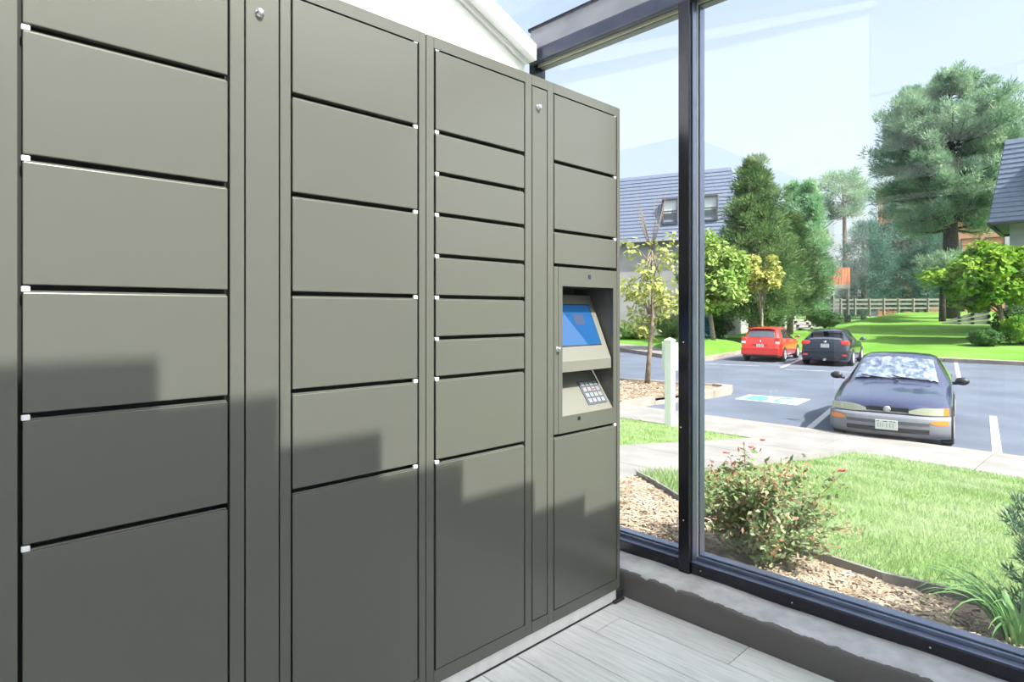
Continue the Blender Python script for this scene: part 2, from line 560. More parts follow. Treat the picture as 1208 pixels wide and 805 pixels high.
def lock(parent, y, z, name='lock'):
    m = MB()
    m.lathe([(.0, .012), (.006, .0118), (.0085, .0095), (.0085, .002), (.011, .001), (.011, 0)], (0.001, y, z), 0, 16)
    m.box((.012, y - .0012, z - .005), (.0135, y + .0012, z + .005))
    return m.build(name, chrome, parent)


def door(parent, y0, y1, z0, z1, side, top_gap=.013):
    """flush steel door with a dark reveal above it; side: hinge end"""
    g = .0048
    ga, gb_ = (g + .0025, g) if side < 0 else (g, g + .0010)
    d = MB().rbox((-TH, y0 + ga, z0 + .0015), (0.0, y1 - gb_, z1 - top_gap), .0022, 2).build('door', paint, parent)
    MB().rbox((-TH + .002, y0 + ga + .002, z1 - top_gap - .0005), (-.004, y1 - gb_ - .002, z1 - top_gap + .0035), .0008).build('door_flange', paint, d)
    yh = y0 + .012 if side < 0 else y1 - .012
    MB().rbox((-.010, yh - .007, z1 - top_gap + .0005), (.0005, yh + .007, z1 - .0015), .002, 2).build('hinge_bumper', nubm, d)
    return d


def cabinet(name, label, y0, y1, cols, strip, rows_by_col):
    root = empty(name, (-0.3, (y0 + y1) / 2, 0.0))
    tag(root, label, 'parcel locker', 'parcel locker cabinets in a row')
    # dark carcass behind the front and the outer casing
    MB().box((-.60, y0 + .004, Z0 + .004), (-.22, y1 - .004, Z1 - .004)).build('carcass', paint_dark, root)
    c = MB()
    c.box((-.62, y0 + .0008, Z0), (-.0205, y0 + .004, Z1)).box((-.62, y1 - .004, Z0), (-.0205, y1 - .0008, Z1))
    c.box((-.62, y0 + .0008, Z1 - .004), (-.0205, y1 - .0008, Z1)).box((-.62, y0 + .0008, Z0), (-.0205, y1 - .0008, Z0 + .004))
    c.build('casing', paint, root)
    # face frame: stiles and rails
    openings = sorted(cols + [strip])
    f = MB()
    edges = [y0 + .0006] + [v for ab in openings for v in ab] + [y1 - .0006]
    for k in range(0, len(edges), 2):
        f.rbox((-.0205, edges[k], Z0), (0.0, edges[k + 1], Z1), .0015)
    f.build('stile', paint, root)
    for z0_, z1_2 in ((Z0, .094), (1.967, Z1)):
        f = MB()
        for (a, b_) in openings:
            f.box((-.0205, a, z0_ + .0005), (-.0002, b_, z1_2 - .0005 if z1_2 < 1 else z1_2))
        f.build('rail', paint, root)
    bk = MB()
    for (a, b_) in cols:
        zs_ = [(.094, 1.967)]
        if rows_by_col.get(a) == 'terminal':
            zs_ = [(.094, .727), (1.349, 1.967)]
        for (q0, q1) in zs_:
            bk.box((-.05, a - .004, q0 - .004), (-.024, b_ + .004, q1 + .004))
    bk.box((-.05, strip[0] - .004, .09), (-.024, strip[1] + .004, 1.971))
    bk.build('reveal_backing', gapm, root)
    # narrow service strip with its lock
    s_ = MB().rbox((-TH, strip[0] + .0032, .0965), (0.0, strip[1] - .0032, 1.963), .0022, 2).build('service_panel', paint, root)
    lock(s_, (strip[0] + strip[1]) / 2 - .008, 1.895)
    return root


colsA = [(.1335, .5205), (.667, 1.0565)]
A = cabinet('parcel_locker', 'olive grey steel parcel locker cabinet with two columns of equally tall doors', .1035, 1.0805, colsA, (.5535, .6400), {})
for ci, (a, b_) in enumerate(colsA):
    for k in range(6):
        door(A, a, b_, ROWS[k + 1], ROWS[k], -1 if ci == 0 else 1, .013 if k else .005)
colsB = [(1.1105, 1.5005), (1.6455, 2.0285)]
B = cabinet('parcel_locker', 'olive grey steel parcel locker cabinet with touchscreen terminal beside the window', 1.0815, 2.0485, colsB, (1.5325, 1.6140), {1.6455: 'terminal'})
rowsB3 = [1.967, 1.724, 1.598, 1.474, 1.349, 1.224, 1.099, .978, .727, .094]
for k in range(9):
    door(B, colsB[0][0], colsB[0][1], rowsB3[k + 1], rowsB3[k], -1, .013 if k else .005)
for (za, zb_) in ((1.724, 1.967), (1.474, 1.724), (1.349, 1.474), (.094, .727)):
    door(B, colsB[1][0], colsB[1][1], za, zb_, 1, .013 if zb_ < 1.96 else .005)

# the terminal: bezel with an opening, cavity, sloping screen console, keypad shelf
ty0, ty1, oy0, oy1, oz0, oz1 = 1.6485, 2.0255, 1.694, 2.003, .790, 1.270
TB = MB()
TB.rbox((-TH, ty0, .7285), (0, oy0 - .0225, 1.3395), .0018)
TB.box((-TH, oy0 - .022, .7285), (-.0003, oy0, 1.3395))
TB.box((-TH, oy1, .7285), (-.0003, ty1, 1.3395))
TB.box((-TH, oy0, oz1), (-.0003, oy1, 1.3395))
TB.box((-TH, oy0, .7285), (-.0003, oy1, oz0))
term = TB.build('terminal_bezel', paint, B)
cv = MB()
cv.box((-.215, oy0 - .003, oz0 - .02), (-.205, oy1 + .003, oz1 + .01))
cv.box((-.205, oy0 - .003, oz0 - .02), (-TH, oy0 - .0005, oz1 + .01))
cv.box((-.205, oy1 + .0005, oz0 - .02), (-TH, oy1 + .003, oz1 + .01))
cv.box((-.205, oy0, oz1 + .0005), (-TH, oy1, oz1 + .006))
cv.build('terminal_recess', mat('recess_paint', (.10, .10, .085), .5), B)
co = MB().prism([(-.205, 1.242), (-.115, 1.242), (-.010, .998), (-.006, .990), (-.006, .951), (-.14, .951), (-.205, .985)], 1, oy0 + .001, oy1 - .007).build('screen_console', console, B)


def onslope(x, z, nx, nz_, d):
    return (x + nx * d, z + nz_ * d)


def slope_slab(y0, y1, pa, pb, d0, d1):
    """slab on an incline in the x-z plane between points pa (top) and pb (bottom)"""
    dx, dz = pb[0] - pa[0], pb[1] - pa[1]
    L_ = math.hypot(dx, dz)
    nx, nz_ = -dz / L_, dx / L_
    if nx < 0: nx, nz_ = -nx, -nz_
    pr = [(pa[0] + nx * d0, pa[1] + nz_ * d0), (pb[0] + nx * d0, pb[1] + nz_ * d0), (pb[0] + nx * d1, pb[1] + nz_ * d1), (pa[0] + nx * d1, pa[1] + nz_ * d1)]
    return MB().prism(pr, 1, y0, y1)


ks = .426
pS = lambda z: (-.115 + (1.242 - z) * ks, z)
slope_slab(1.712, 1.966, pS(1.205), pS(1.042), -.001, .0012).build('screen_border', blackplastic, co)
slope_slab(1.715, 1.962, pS(1.201), pS(1.046), -.001, .002).build('screen', mat('screen_glass', (.01, .05, .14), .03, spec=1.0, emit=(.004, .026, .070)), co)
slope_slab(1.845, 1.905, pS(1.165), pS(1.125), .0018, .0024).build('screen_icon', mat('screen_icon', (.04, .05, .09), .05, spec=1.0, emit=(.010, .020, .045)), co)
MB().box((-.0028, 1.842, 1.302), (.0012, 1.858, 1.317)).build('camera_window', mat('camera_blue', (.01, .02, .06), .1, spec=1), term)
MB().box((-.0028, 1.781, .766), (.0012, 1.796, .780)).build('reader_port', gapm, term)
lock(term, 1.668, 1.039)
sh = MB().prism([(-.002, .789), (-.105, .935), (-.205, .935), (-.205, .789)], 1, oy0 + .001, oy1 - .001).build('keypad_shelf', console, B)
kk = .146 / .103
pK = lambda z: (-.002 - (z - .789) / kk, z)
kp = slope_slab(1.868, 1.986, pK(.898), pK(.812), -.001, .003).build('keypad', mat('keypad_metal', (.12, .13, .16), .35, .4), sh)
keys = MB()
for r_ in range(4):
    for c_ in range(4):
        ya = 1.876 + c_ * .0262
        za = .892 - r_ * .0200
        s2 = slope_slab(ya, ya + .020, pK(za), pK(za - .0145), .002, .006)
        keys.add(s2.v, s2.f)
keys.build('keys', mat('key_steel', (.42, .44, .47), .3, .6), sh)
red_k = slope_slab(1.933, 1.944, pK(.8665), pK(.8605), .0058, .0064).build('red_mark', mat('red_print', (.5, .06, .05), .5), sh)

# plinth under the lockers
pln = empty('plinth', (-.3, 1.1, 0)); tag(pln, 'pale brushed metal plinth strip running under the parcel lockers', 'plinth')
MB().rbox((-.60, .1035, .0055), (-.006, 2.030, .0515), .0015).build('plinth_board', plinthm, pln)
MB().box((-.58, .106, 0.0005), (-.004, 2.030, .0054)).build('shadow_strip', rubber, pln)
en = MB().rbox((-.25, 2.031, .0005), (-.002, 2.078, .046), .008, 2)
en.rbox((-.10, 2.002, .0008), (.010, 2.070, .011), .004).build('end_cap', rubber, pln)

# ================================================================== GROUND OUTSIDE
def sheet(name, x0, x1, y0, y1, nx, ny, zf, m, parent=None, kind='structure', keep=None):
    X = np.linspace(x0, x1, nx + 1); Y = np.linspace(y0, y1, ny + 1)
    vs_ = [(x, y, zf(x, y)) for y in Y for x in X]
    fs_ = []
    for j in range(ny):
        for i in range(nx):
            if keep and not keep((X[i] + X[i + 1]) / 2, (Y[j] + Y[j + 1]) / 2):
                continue
            a = j * (nx + 1) + i
            fs_.append((a, a + 1, a + nx + 2, a + nx + 1))
    o = MB().add(vs_, fs_, True).build(name, m, parent)
    if kind: tag(o, kind=kind)
    return o


PX0, PX1 = -2.62, -1.365         # front walk


def nlaw(x, y):
    return zt(y) + .012 * math.sin(x * 1.7 + y) + .01 * math.sin(y * 2.1)


sheet('floor_lawn', PX1, 14, 2.40, 9.42, 60, 40, nlaw, lawnm)
sheet('floor_side_lawn', -16, PX0, 2.40, 9.36, 40, 40, nlaw, lawnm)
sheet('floor_lot', -60, 60, 11.05, 32.2, 24, 8, lambda x, y: -.98, asphalt)


def farz(x, y):
    base = zt(y)
    # bank to the left of the parked cars is lower
    if x < -13.5:
        k = min(1, (-13.5 - x) / 6)
        base = base * (1 - k) + (min(base, -.55 + .012 * (y - 32))) * k
    return base


sheet('floor_far_lawn', -13.6, 60, 32.35, 120, 40, 50, farz, lawnfar)
sheet('floor_left_lawn', -90, -13.6, 30.5, 120, 40, 50, farz, lawnfar)

# bed edging line
EDGE = [(-1.36, 4.16), (-1.10, 3.98), (-.69, 3.66), (-.2, 3.42), (.33, 3.24), (.64, 3.20), (.98, 3.25), (1.7, 3.32), (3.0, 3.35)]


def edge_y(x):
    return float(np.interp(x, [p[0] for p in EDGE], [p[1] for p in EDGE]))


# soil bed and wood chips
bv, bf = [], []
bx = np.linspace(-1.36, 3.0, 60)
for x in bx:
    for k in range(13):
        y = 2.40 + (edge_y(x) - .012 - 2.40) * k / 12
        bv.append((x, y, nlaw(x, y) + .022 + .008 * math.sin(x * 9) * math.sin(y * 11)))
for i_ in range(59):
    for k in range(12):
        a = i_ * 13 + k
        bf.append((a, a + 13, a + 14, a + 1))
tag(MB().add(bv, bf, True).build('floor_mulch_bed', soil), kind='structure')
N = 15000
cx_ = RNG.uniform(-1.34, 2.6, N); u_ = RNG.random(N)
cy_ = 2.41 + (np.interp(cx_, [p[0] for p in EDGE], [p[1] for p in EDGE]) - .052 - 2.41) * u_
cz_ = np.interp(cy_, GY, GZ) + .012 * np.sin(cx_ * 1.7 + cy_) + .01 * np.sin(cy_ * 2.1) + .026 + RNG.uniform(0, .012, N)


def slivers(cx, cy, cz, ln, wd, tilt):
    n_ = len(cx)
    a = RNG.uniform(0, 2 * np.pi, n_)
    d = np.stack([np.cos(a), np.sin(a), RNG.uniform(-tilt, tilt, n_)], 1)
    w = np.stack([-np.sin(a), np.cos(a), RNG.uniform(-tilt, tilt, n_)], 1)
    c = np.stack([cx, cy, cz], 1)
    d *= ln[:, None] / 2; w *= wd[:, None] / 2
    up = np.array([0, 0, .003])
    v = np.stack([c - d - w, c + d - w * .6, c + d + w * .6, c - d + w, c + up], 1).reshape(-1, 3)
    b0 = np.arange(n_) * 5
    f = np.concatenate([np.stack([b0 + i, b0 + (i + 1) % 4, b0 + 4], 1) for i in range(4)])
    return v, f


v, f = slivers(cx_, cy_, cz_, RNG.uniform(.02, .075, N), RNG.uniform(.004, .014, N), .35)
tag(np_mesh('wood_chips', v, f, chipm), 'loose pale wood chip mulch along the foot of the window', 'mulch', kind='stuff')

# edging strip boards
eg = empty('bed_edging', (.33, 3.24, -.1)); tag(eg, 'dark low edging strip between the mulch bed and the lawn', 'edging')
for i_ in range(len(EDGE) - 1):
    a, c = EDGE[i_], EDGE[i_ + 1]
    d = Vector((c[0] - a[0], c[1] - a[1])).normalized()
    nn = Vector((-d.y, d.x)) * .009
    za, zc = nlaw(*a), nlaw(*c)
    m = MB().add([(a[0] - nn.x, a[1] - nn.y, za - .05), (c[0] - nn.x, c[1] - nn.y, zc - .05), (c[0] + nn.x, c[1] + nn.y, zc - .05), (a[0] + nn.x, a[1] + nn.y, za - .05),
                  (a[0] - nn.x, a[1] - nn.y, za + .065), (c[0] - nn.x, c[1] - nn.y, zc + .065), (c[0] + nn.x, c[1] + nn.y, zc + .065), (a[0] + nn.x, a[1] + nn.y, za + .065)],
                 [(0, 1, 2, 3), (4, 5, 6, 7), (0, 1, 5, 4), (1, 2, 6, 5), (2, 3, 7, 6), (3, 0, 4, 7)])
    m.build('edging_board', edgem, eg)

# near lawn blades
def blades(name, label, n_, x0, x1, yfun0, y1, hmin, hmax, wd, cat='grass'):
    x = RNG.uniform(x0, x1, n_)
    lo = np.array([yfun0(q) for q in x])
    u = RNG.random(n_) ** 1.6
    y = lo + (y1 - lo) * u
    z = np.interp(y, GY, GZ) + .012 * np.sin(x * 1.7 + y) + .01 * np.sin(y * 2.1)
    a = RNG.uniform(0, 2 * np.pi, n_)
    h = RNG.uniform(hmin, hmax, n_)
    le = RNG.uniform(.2, .9, n_) * h
    b2 = RNG.uniform(0, 2 * np.pi, n_)
    w = wd * RNG.uniform(.7, 1.5, n_) * (1 + .12 * (y - 3))
    p = np.stack([x, y, z - .004], 1)
    s_ = np.stack([np.cos(a), np.sin(a), 0 * a], 1) * w[:, None]
    t_ = np.stack([np.cos(b2) * le, np.sin(b2) * le, h], 1)
    v = np.stack([p - s_, p + s_, p + t_], 1).reshape(-1, 3)
    f = np.arange(n_ * 3).reshape(-1, 3)
    return tag(np_mesh(name, v, f, grassm), label, cat, kind='stuff')


blades('lawn_grass', 'bright green mown grass between the mulch bed and the sidewalk', 150000, PX1 + .03, 6.0, lambda q: edge_y(q) + .02, 9.40, .02, .05, .0022)
blades('lawn_grass', 'small wedge of mown grass beside the signpost', 25000, -7.5, PX0 - .03, lambda q: 4.0, 9.32, .02, .045, .003)
blades('weeds', 'taller weedy tufts along the bed edging beside the concrete walk', 2600, -1.34, -.45, lambda q: edge_y(q) + .035, 4.6, .05, .13, .004, 'weeds')

# concrete walk from the building to the sidewalk: slabs with joints
walk = MB().add([(PX0 + .01, 2.40, zt(2.4) - .1), (PX1 - .01, 2.40, zt(2.4) - .1), (PX1 - .01, 9.40, zt(9.4) - .1), (PX0 + .01, 9.40, zt(9.4) - .1),
                 (PX0 + .01, 2.40, zt(2.4) - .01), (PX1 - .01, 2.40, zt(2.4) - .01), (PX1 - .01, 9.40, zt(9.4) - .01), (PX0 + .01, 9.40, zt(9.4) - .01)],
                [(0, 1, 2, 3), (4, 5, 6, 7), (0, 1, 5, 4), (1, 2, 6, 5), (2, 3, 7, 6), (3, 0, 4, 7)]).build('floor_front_walk', soil)
tag(walk, kind='structure')


def slab(parent, quad, zf, th, raise_, m=concrete, g=.006):
    c = Vector((sum(p[0] for p in quad) / 4, sum(p[1] for p in quad) / 4))
    q = []
    for p in quad:
        d = Vector((p[0], p[1])) - c
        q.append((p[0] - g * (1 if d.x > 0 else -1), p[1] - g * (1 if d.y > 0 else -1)))
    vs_ = [(x, y, zf(x, y) + raise_ - th) for x, y in q] + [(x, y, zf(x, y) + raise_) for x, y in q]
    return MB().add(vs_, [(0, 1, 2, 3), (4, 5, 6, 7), (0, 1, 5, 4), (1, 2, 6, 5), (2, 3, 7, 6), (3, 0, 4, 7)]).build('concrete_slab', m, parent)


ycuts = [2.41, 3.4, 4.6, 5.8, 7.0, 8.2, 9.39]
for k in range(6):
    slab(walk, [(PX0, ycuts[k]), (PX1, ycuts[k]), (PX1, ycuts[k + 1]), (PX0, ycuts[k + 1])], lambda x, y: zt(y), .12, .045)
side = MB().box((-30, 9.42, -1.1), (30, 11.0, -.86)).build('floor_sidewalk', soil)
tag(side, kind='structure')
xx = -29.6
while xx < 29:
    slab(side, [(xx, 9.40), (xx + 1.85, 9.40), (xx + 1.85, 10.88), (xx, 10.88)], lambda x, y: zt(y), .2, .004)
    xx += 1.85
kb = MB().box((-30, 10.9, -1.1), (30, 11.0, -.9)).build('floor_kerb', soil)
tag(kb, kind='structure')
xx = -29.6
while xx < 29:
    MB().rbox((xx, 10.885, -1.05), (xx + 3.69, 11.06, -.826), .02, 2).build('kerb_stone', kerbm, kb)
    xx += 3.7

# planted island with its tree at the end of the parking row
isl = empty('planted_island', (-7.8, 13.2, -.98)); tag(isl, 'mulched parking island with a rounded concrete nose', 'island')
ring = [(-10.6, 11.06), (-6.55, 11.06), (-6.45, 12.3), (-6.25, 13.3), (-6.05, 14.4), (-6.05, 15.3), (-6.35, 16.0), (-6.75, 16.1), (-7.6, 15.75), (-9.2, 15.35), (-10.6, 15.0)]


def inset(poly, d):
    out = []
    n_ = len(poly)
    cxp = sum(p[0] for p in poly) / n_; cyp = sum(p[1] for p in poly) / n_
    for p in poly:
        q = Vector((cxp - p[0], cyp - p[1])); L_ = q.length
        out.append((p[0] + q.x / L_ * d, p[1] + q.y / L_ * d))
    return out


rin = inset(ring, .30)
for i_ in range(len(ring)):
    j = (i_ + 1) % len(ring)
    if i_ == 0: continue
    a, b_, c, d = ring[i_], ring[j], rin[j], rin[i_]
    top_ = -.93 if i_ == 2 else -.81               # dropped kerb at the drainage gap
    m = MB()
    m.add([(*a, -.99), (*b_, -.99), (*c, -.99), (*d, -.99), (*inset([a, b_, c, d], .02)[0], top_), (*inset([a, b_, c, d], .02)[1], top_), (*c, top_ + .01), (*d, top_ + .01)],
          [(0, 1, 2, 3), (4, 5, 6, 7), (0, 1, 5, 4), (1, 2, 6, 5), (2, 3, 7, 6), (3, 0, 4, 7)])
    m.build('kerb_stone', kerbm, isl)
MB().add([(*p, -.87) for p in rin], [tuple(range(len(rin)))]).build('mulch', soil, isl)
N = 5000
ix, iy = RNG.uniform(-10.3, -6.3, N), RNG.uniform(11.3, 15.6, N)
ok = (ix < -6.75 + (iy - 11.3) * .08) & (iy < 15.0 + (ix + 10.3) * .17)
ix, iy = ix[ok], iy[ok]
v, f = slivers(ix, iy, -.858 + RNG.uniform(0, .02, len(ix)), RNG.uniform(.05, .13, len(ix)), RNG.uniform(.015, .035, len(ix)), .35)
tag(np_mesh('island_wood_chips', v, f, chipm), 'pale wood chips covering the parking island', 'mulch', kind='stuff')

# painted lines, thin solid strips on the asphalt
def strip_line(name, a, b_, w, label, m=linem, group='parking stall lines', z=-.98):
    d = Vector((b_[0] - a[0], b_[1] - a[1])).normalized()
    nn = Vector((-d.y, d.x)) * w / 2
    q = [(a[0] - nn.x, a[1] - nn.y), (b_[0] - nn.x, b_[1] - nn.y), (b_[0] + nn.x, b_[1] + nn.y), (a[0] + nn.x, a[1] + nn.y)]
    o = MB().add([(*p, z + .0005) for p in q] + [(*p, z + .005) for p in q], [(0, 1, 2, 3), (4, 5, 6, 7), (0, 1, 5, 4), (1, 2, 6, 5), (2, 3, 7, 6), (3, 0, 4, 7)]).build(name, m)
    return tag(o, label, 'road marking', group)


strip_line('parking_line', (-2.70, 11.1), (-3.42, 14.95), .12, 'white parking line between the blue sedan and the accessible stall')
strip_line('parking_line', (0.03, 11.1), (-.70, 16.0), .12, 'white parking line across an empty stall from the blue sedan')
strip_line('parking_line', (-4.15, 32.0), (-2.80, 24.8), .12, 'white parking line in the far row beside empty stalls')
strip_line('parking_line', (-9.75, 30.2), (-8.39, 24.2), .12, 'white parking line between the red and the black hatchback')
strip_line('worn_line', (-12.1, 23.6), (-9.3, 24.3), .16, 'worn white line across the lot behind the red hatchback', linefaint, 'worn lot lines')
strip_line('worn_line', (-8.0, 23.6), (-4.9, 24.3), .14, 'worn white line across the lot behind the black hatchback', linefaint, 'worn lot lines')

ada = empty('accessible_marking', (-4.9, 15.15, -.98)); tag(ada, 'white and blue painted accessible parking symbol on the asphalt', 'road marking')
AC = [(-5.6, 14.58), (-4.12, 14.61), (-4.27, 15.85), (-5.71, 15.61)]


def bil(u, v_):
    return tuple((1 - u) * (1 - v_) * AC[0][i] + u * (1 - v_) * AC[1][i] + u * v_ * AC[2][i] + (1 - u) * v_ * AC[3][i] for i in range(2))


def flat(name, pts, z0, z1, m, parent):
    n_ = len(pts)
    return MB().add([(*p, z0) for p in pts] + [(*p, z1) for p in pts], [tuple(range(n_))[::-1], tuple(range(n_, 2 * n_))] + [(i, (i + 1) % n_, n_ + (i + 1) % n_, n_ + i) for i in range(n_)]).build(name, m, parent)


flat('white_field', [bil(0, 0), bil(1, 0), bil(1, 1), bil(0, 1)], -.9795, -.974, linem, ada)
flat('blue_patch', [bil(*p) for p in ((.09, .10), (.44, .06), (.47, .35), (.40, .72), (.30, .90), (.10, .90))], -.974, -.9715, bluepaint, ada)
cpts = []
for k in range(17):
    a = math.radians(60 + 300 * k / 16)
    cpts.append((.72 + .17 * math.cos(a), .48 + .40 * math.sin(a)))
inn = [(.72 + .10 * math.cos(math.radians(60 + 300 * k / 16)), .48 + .24 * math.sin(math.radians(60 + 300 * k / 16))) for k in range(17)]
m = MB()
vv = [(*bil(*p), -.9715) for p in cpts] + [(*bil(*p), -.9715) for p in inn]
m.add(vv, [(i, i + 1, 18 + i, 17 + i) for i in range(16)])
m.build('wheel_ring', bluepaint, ada)
flat('figure_bar', [bil(*p) for p in ((.52, .80), (.80, .80), (.80, .90), (.52, .90))], -.974, -.9715, mat('pale_blue_paint', (.27, .38, .43), .8), ada)

# far kerbs
fk = MB().box((-13.6, 32.36, -1.1), (40, 32.5, -.9)).build('floor_far_kerb', soil); tag(fk, kind='structure')
xx = -13.6
while xx < 39:
    MB().rbox((xx, 32.05, -1.05), (xx + 2.99, 32.42, -.80), .03, 2).build('kerb_stone', kerbm, fk)
    xx += 3.0
lk = MB().box((-14.2, 32.0, -1.2), (-13.7, 32.4, -.95)).build('floor_left_kerb', soil); tag(lk, kind='structure')
LKP = [(-13.4, 32.2), (-12.6, 28.2), (-12.0, 25.6), (-12.15, 24.7), (-12.9, 24.4), (-14.2, 25.2), (-18.6, 27.9), (-26, 31.0), (-40, 35.5)]
for i_ in range(len(LKP) - 1):
    a, b_ = Vector(LKP[i_]), Vector(LKP[i_ + 1])
    d = (b_ - a).normalized(); nn = Vector((d.y, -d.x)) * .35
    if nn.dot(Vector((-15, 33)) - a) < 0: nn = -nn
    q = [a, b_, b_ + nn, a + nn]
    MB().add([(*p, -1.05) for p in q] + [(*p, -.80) for p in q], [(0, 1, 2, 3), (4, 5, 6, 7), (0, 1, 5, 4), (1, 2, 6, 5), (2, 3, 7, 6), (3, 0, 4, 7)]).build('kerb_stone', kerbm, lk)
flat('pavement_left', [(-13.8, 27.0), (-14.4, 25.6), (-18.6, 28.3), (-26, 31.4), (-40, 35.9), (-40, 38.5), (-24, 33.2), (-17.5, 30.2)], -.95, -.79, concrete, lk)
# grassed bank left of the red car
bank_v, bank_f = [], []
poly = [(-13.35, 32.3), (-12.75, 28.2), (-12.35, 25.7), (-12.6, 24.95), (-13.3, 24.95), (-14.2, 25.8), (-16.8, 28.9), (-19.0, 31.2), (-16, 34), (-13.6, 33)]
cc = (-14.3, 29.5)
for k in range(6):
    s_ = 1 - k / 5
    for p in poly:
        bank_v.append((cc[0] + (p[0] - cc[0]) * s_, cc[1] + (p[1] - cc[1]) * s_, -.82 + .62 * math.sin((1 - s_) * math.pi / 2) ** .7))
nb = len(poly)
for k in range(5):
    for i_ in range(nb):
        j = (i_ + 1) % nb
        bank_f.append((k * nb + i_, k * nb + j, (k + 1) * nb + j, (k + 1) * nb + i_))
tag(MB().add(bank_v, bank_f, True).build('floor_grass_bank', lawnfar), kind='structure')

#__PART2__
# ================================================================== CARS
def interp_station(st, y):
    ys_ = [s[0] for s in st]
    return [float(np.interp(y, ys_, [s[k] for s in st])) for k in range(len(st[0]))]


def half_section(s):
    y, zb, zbelt, ztop, wm, wt = s
    zm = zb + (zbelt - zb) * .62
    return [(0, zb), (wm * .90, zb), (wm * .985, zb + .10), (wm, zm), (wm * .972, zbelt), (wt + .035, ztop - .055), (wt * .88, ztop - .015), (wt * .45, ztop + .006), (0, ztop + .012)]


def body_mesh(st, mb):
    rings = []
    for s in st:
        h = half_section(s)
        ring_ = [(x, s[0], z) for x, z in h] + [(-x, s[0], z) for x, z in h[-2:0:-1]]
        rings.append(ring_)
    n_ = len(rings[0])
    vs_ = [p for r_ in rings for p in r_]
    fs_ = []
    for i in range(len(rings) - 1):
        for k in range(n_):
            k2 = (k + 1) % n_
            fs_.append((i * n_ + k, i * n_ + k2, (i + 1) * n_ + k2, (i + 1) * n_ + k))
    fs_.append(tuple(range(n_))); fs_.append(tuple((len(rings) - 1) * n_ + k for k in range(n_)))
    mb.add(vs_, fs_, True)


def surf(st, y, k, sgn=1):
    """point on the body at station y, section parameter k (0..8)"""
    h = half_section(interp_station(st, y))
    i = min(int(k), 7); t = k - i
    x = h[i][0] * (1 - t) + h[i + 1][0] * t
    z = h[i][1] * (1 - t) + h[i + 1][1] * t
    return Vector((x * sgn, y, z))


def patch(st, f0, f1, nu, nv, sgn, off, mb):
    """grid patch: f0(u), f1(u) return (y,k) along the lower and upper edges; mirrored by sgn"""
    P = []
    for j in range(nv + 1):
        for i in range(nu + 1):
            u, v_ = i / nu, j / nv
            a, b_ = f0(u), f1(u)
            y = a[0] * (1 - v_) + b_[0] * v_
            k = a[1] * (1 - v_) + b_[1] * v_
            P.append(surf(st, y, abs(k), (1 if k >= 0 else -1) * sgn))
    c = sum(P, Vector()) / len(P)
    nrm = (P[nu] - P[0]).cross(P[nu * (nv + 1)] - P[0]) if nv else Vector((0, 0, 1))
    nrm.normalize()
    if nrm.dot(c - Vector((0, c.y, .75))) + nrm.y * c.y * .2 < 0:
        nrm = -nrm
    P = [p + nrm * off for p in P]
    fs_ = []
    for j in range(nv):
        for i in range(nu):
            a = j * (nu + 1) + i
            fs_.append((a, a + 1, a + nu + 2, a + nu + 1))
    mb.add(P, fs_, True)


def screen_patch(st, ya, yb, mb, off=.008, inset_=.05, across=.93, crinkle=False):
    """windscreen or rear window between stations ya (lower) and yb (upper)"""
    P = []
    nu, nv = (40, 14) if crinkle else (12, 6)
    for j in range(nv + 1):
        v_ = inset_ + (1 - 2 * inset_) * j / nv
        y = ya * (1 - v_) + yb * v_
        h = half_section(interp_station(st, y))
        for i in range(nu + 1):
            u = (-1 + 2 * i / nu) * across
            xs2 = [p[0] for p in h[5:]][::-1]; zs2 = [p[1] for p in h[5:]][::-1]
            X = abs(u) * h[5][0]
            P.append(Vector((X * (1 if u >= 0 else -1), y, float(np.interp(X, xs2, zs2)))))
    d = 1 if yb < ya else -1
    nrm = Vector((0, d * abs(surf(st, yb, 8).z - surf(st, ya, 8).z), abs(yb - ya))).normalized()
    P = [p + nrm * (off + (random.uniform(-.008, .010) if crinkle else 0)) for p in P]
    fs_ = []
    for j in range(nv):
        for i in range(nu):
            a = j * (nu + 1) + i
            fs_.append((a, a + 1, a + nu + 2, a + nu + 1))
    mb.add(P, fs_, True)


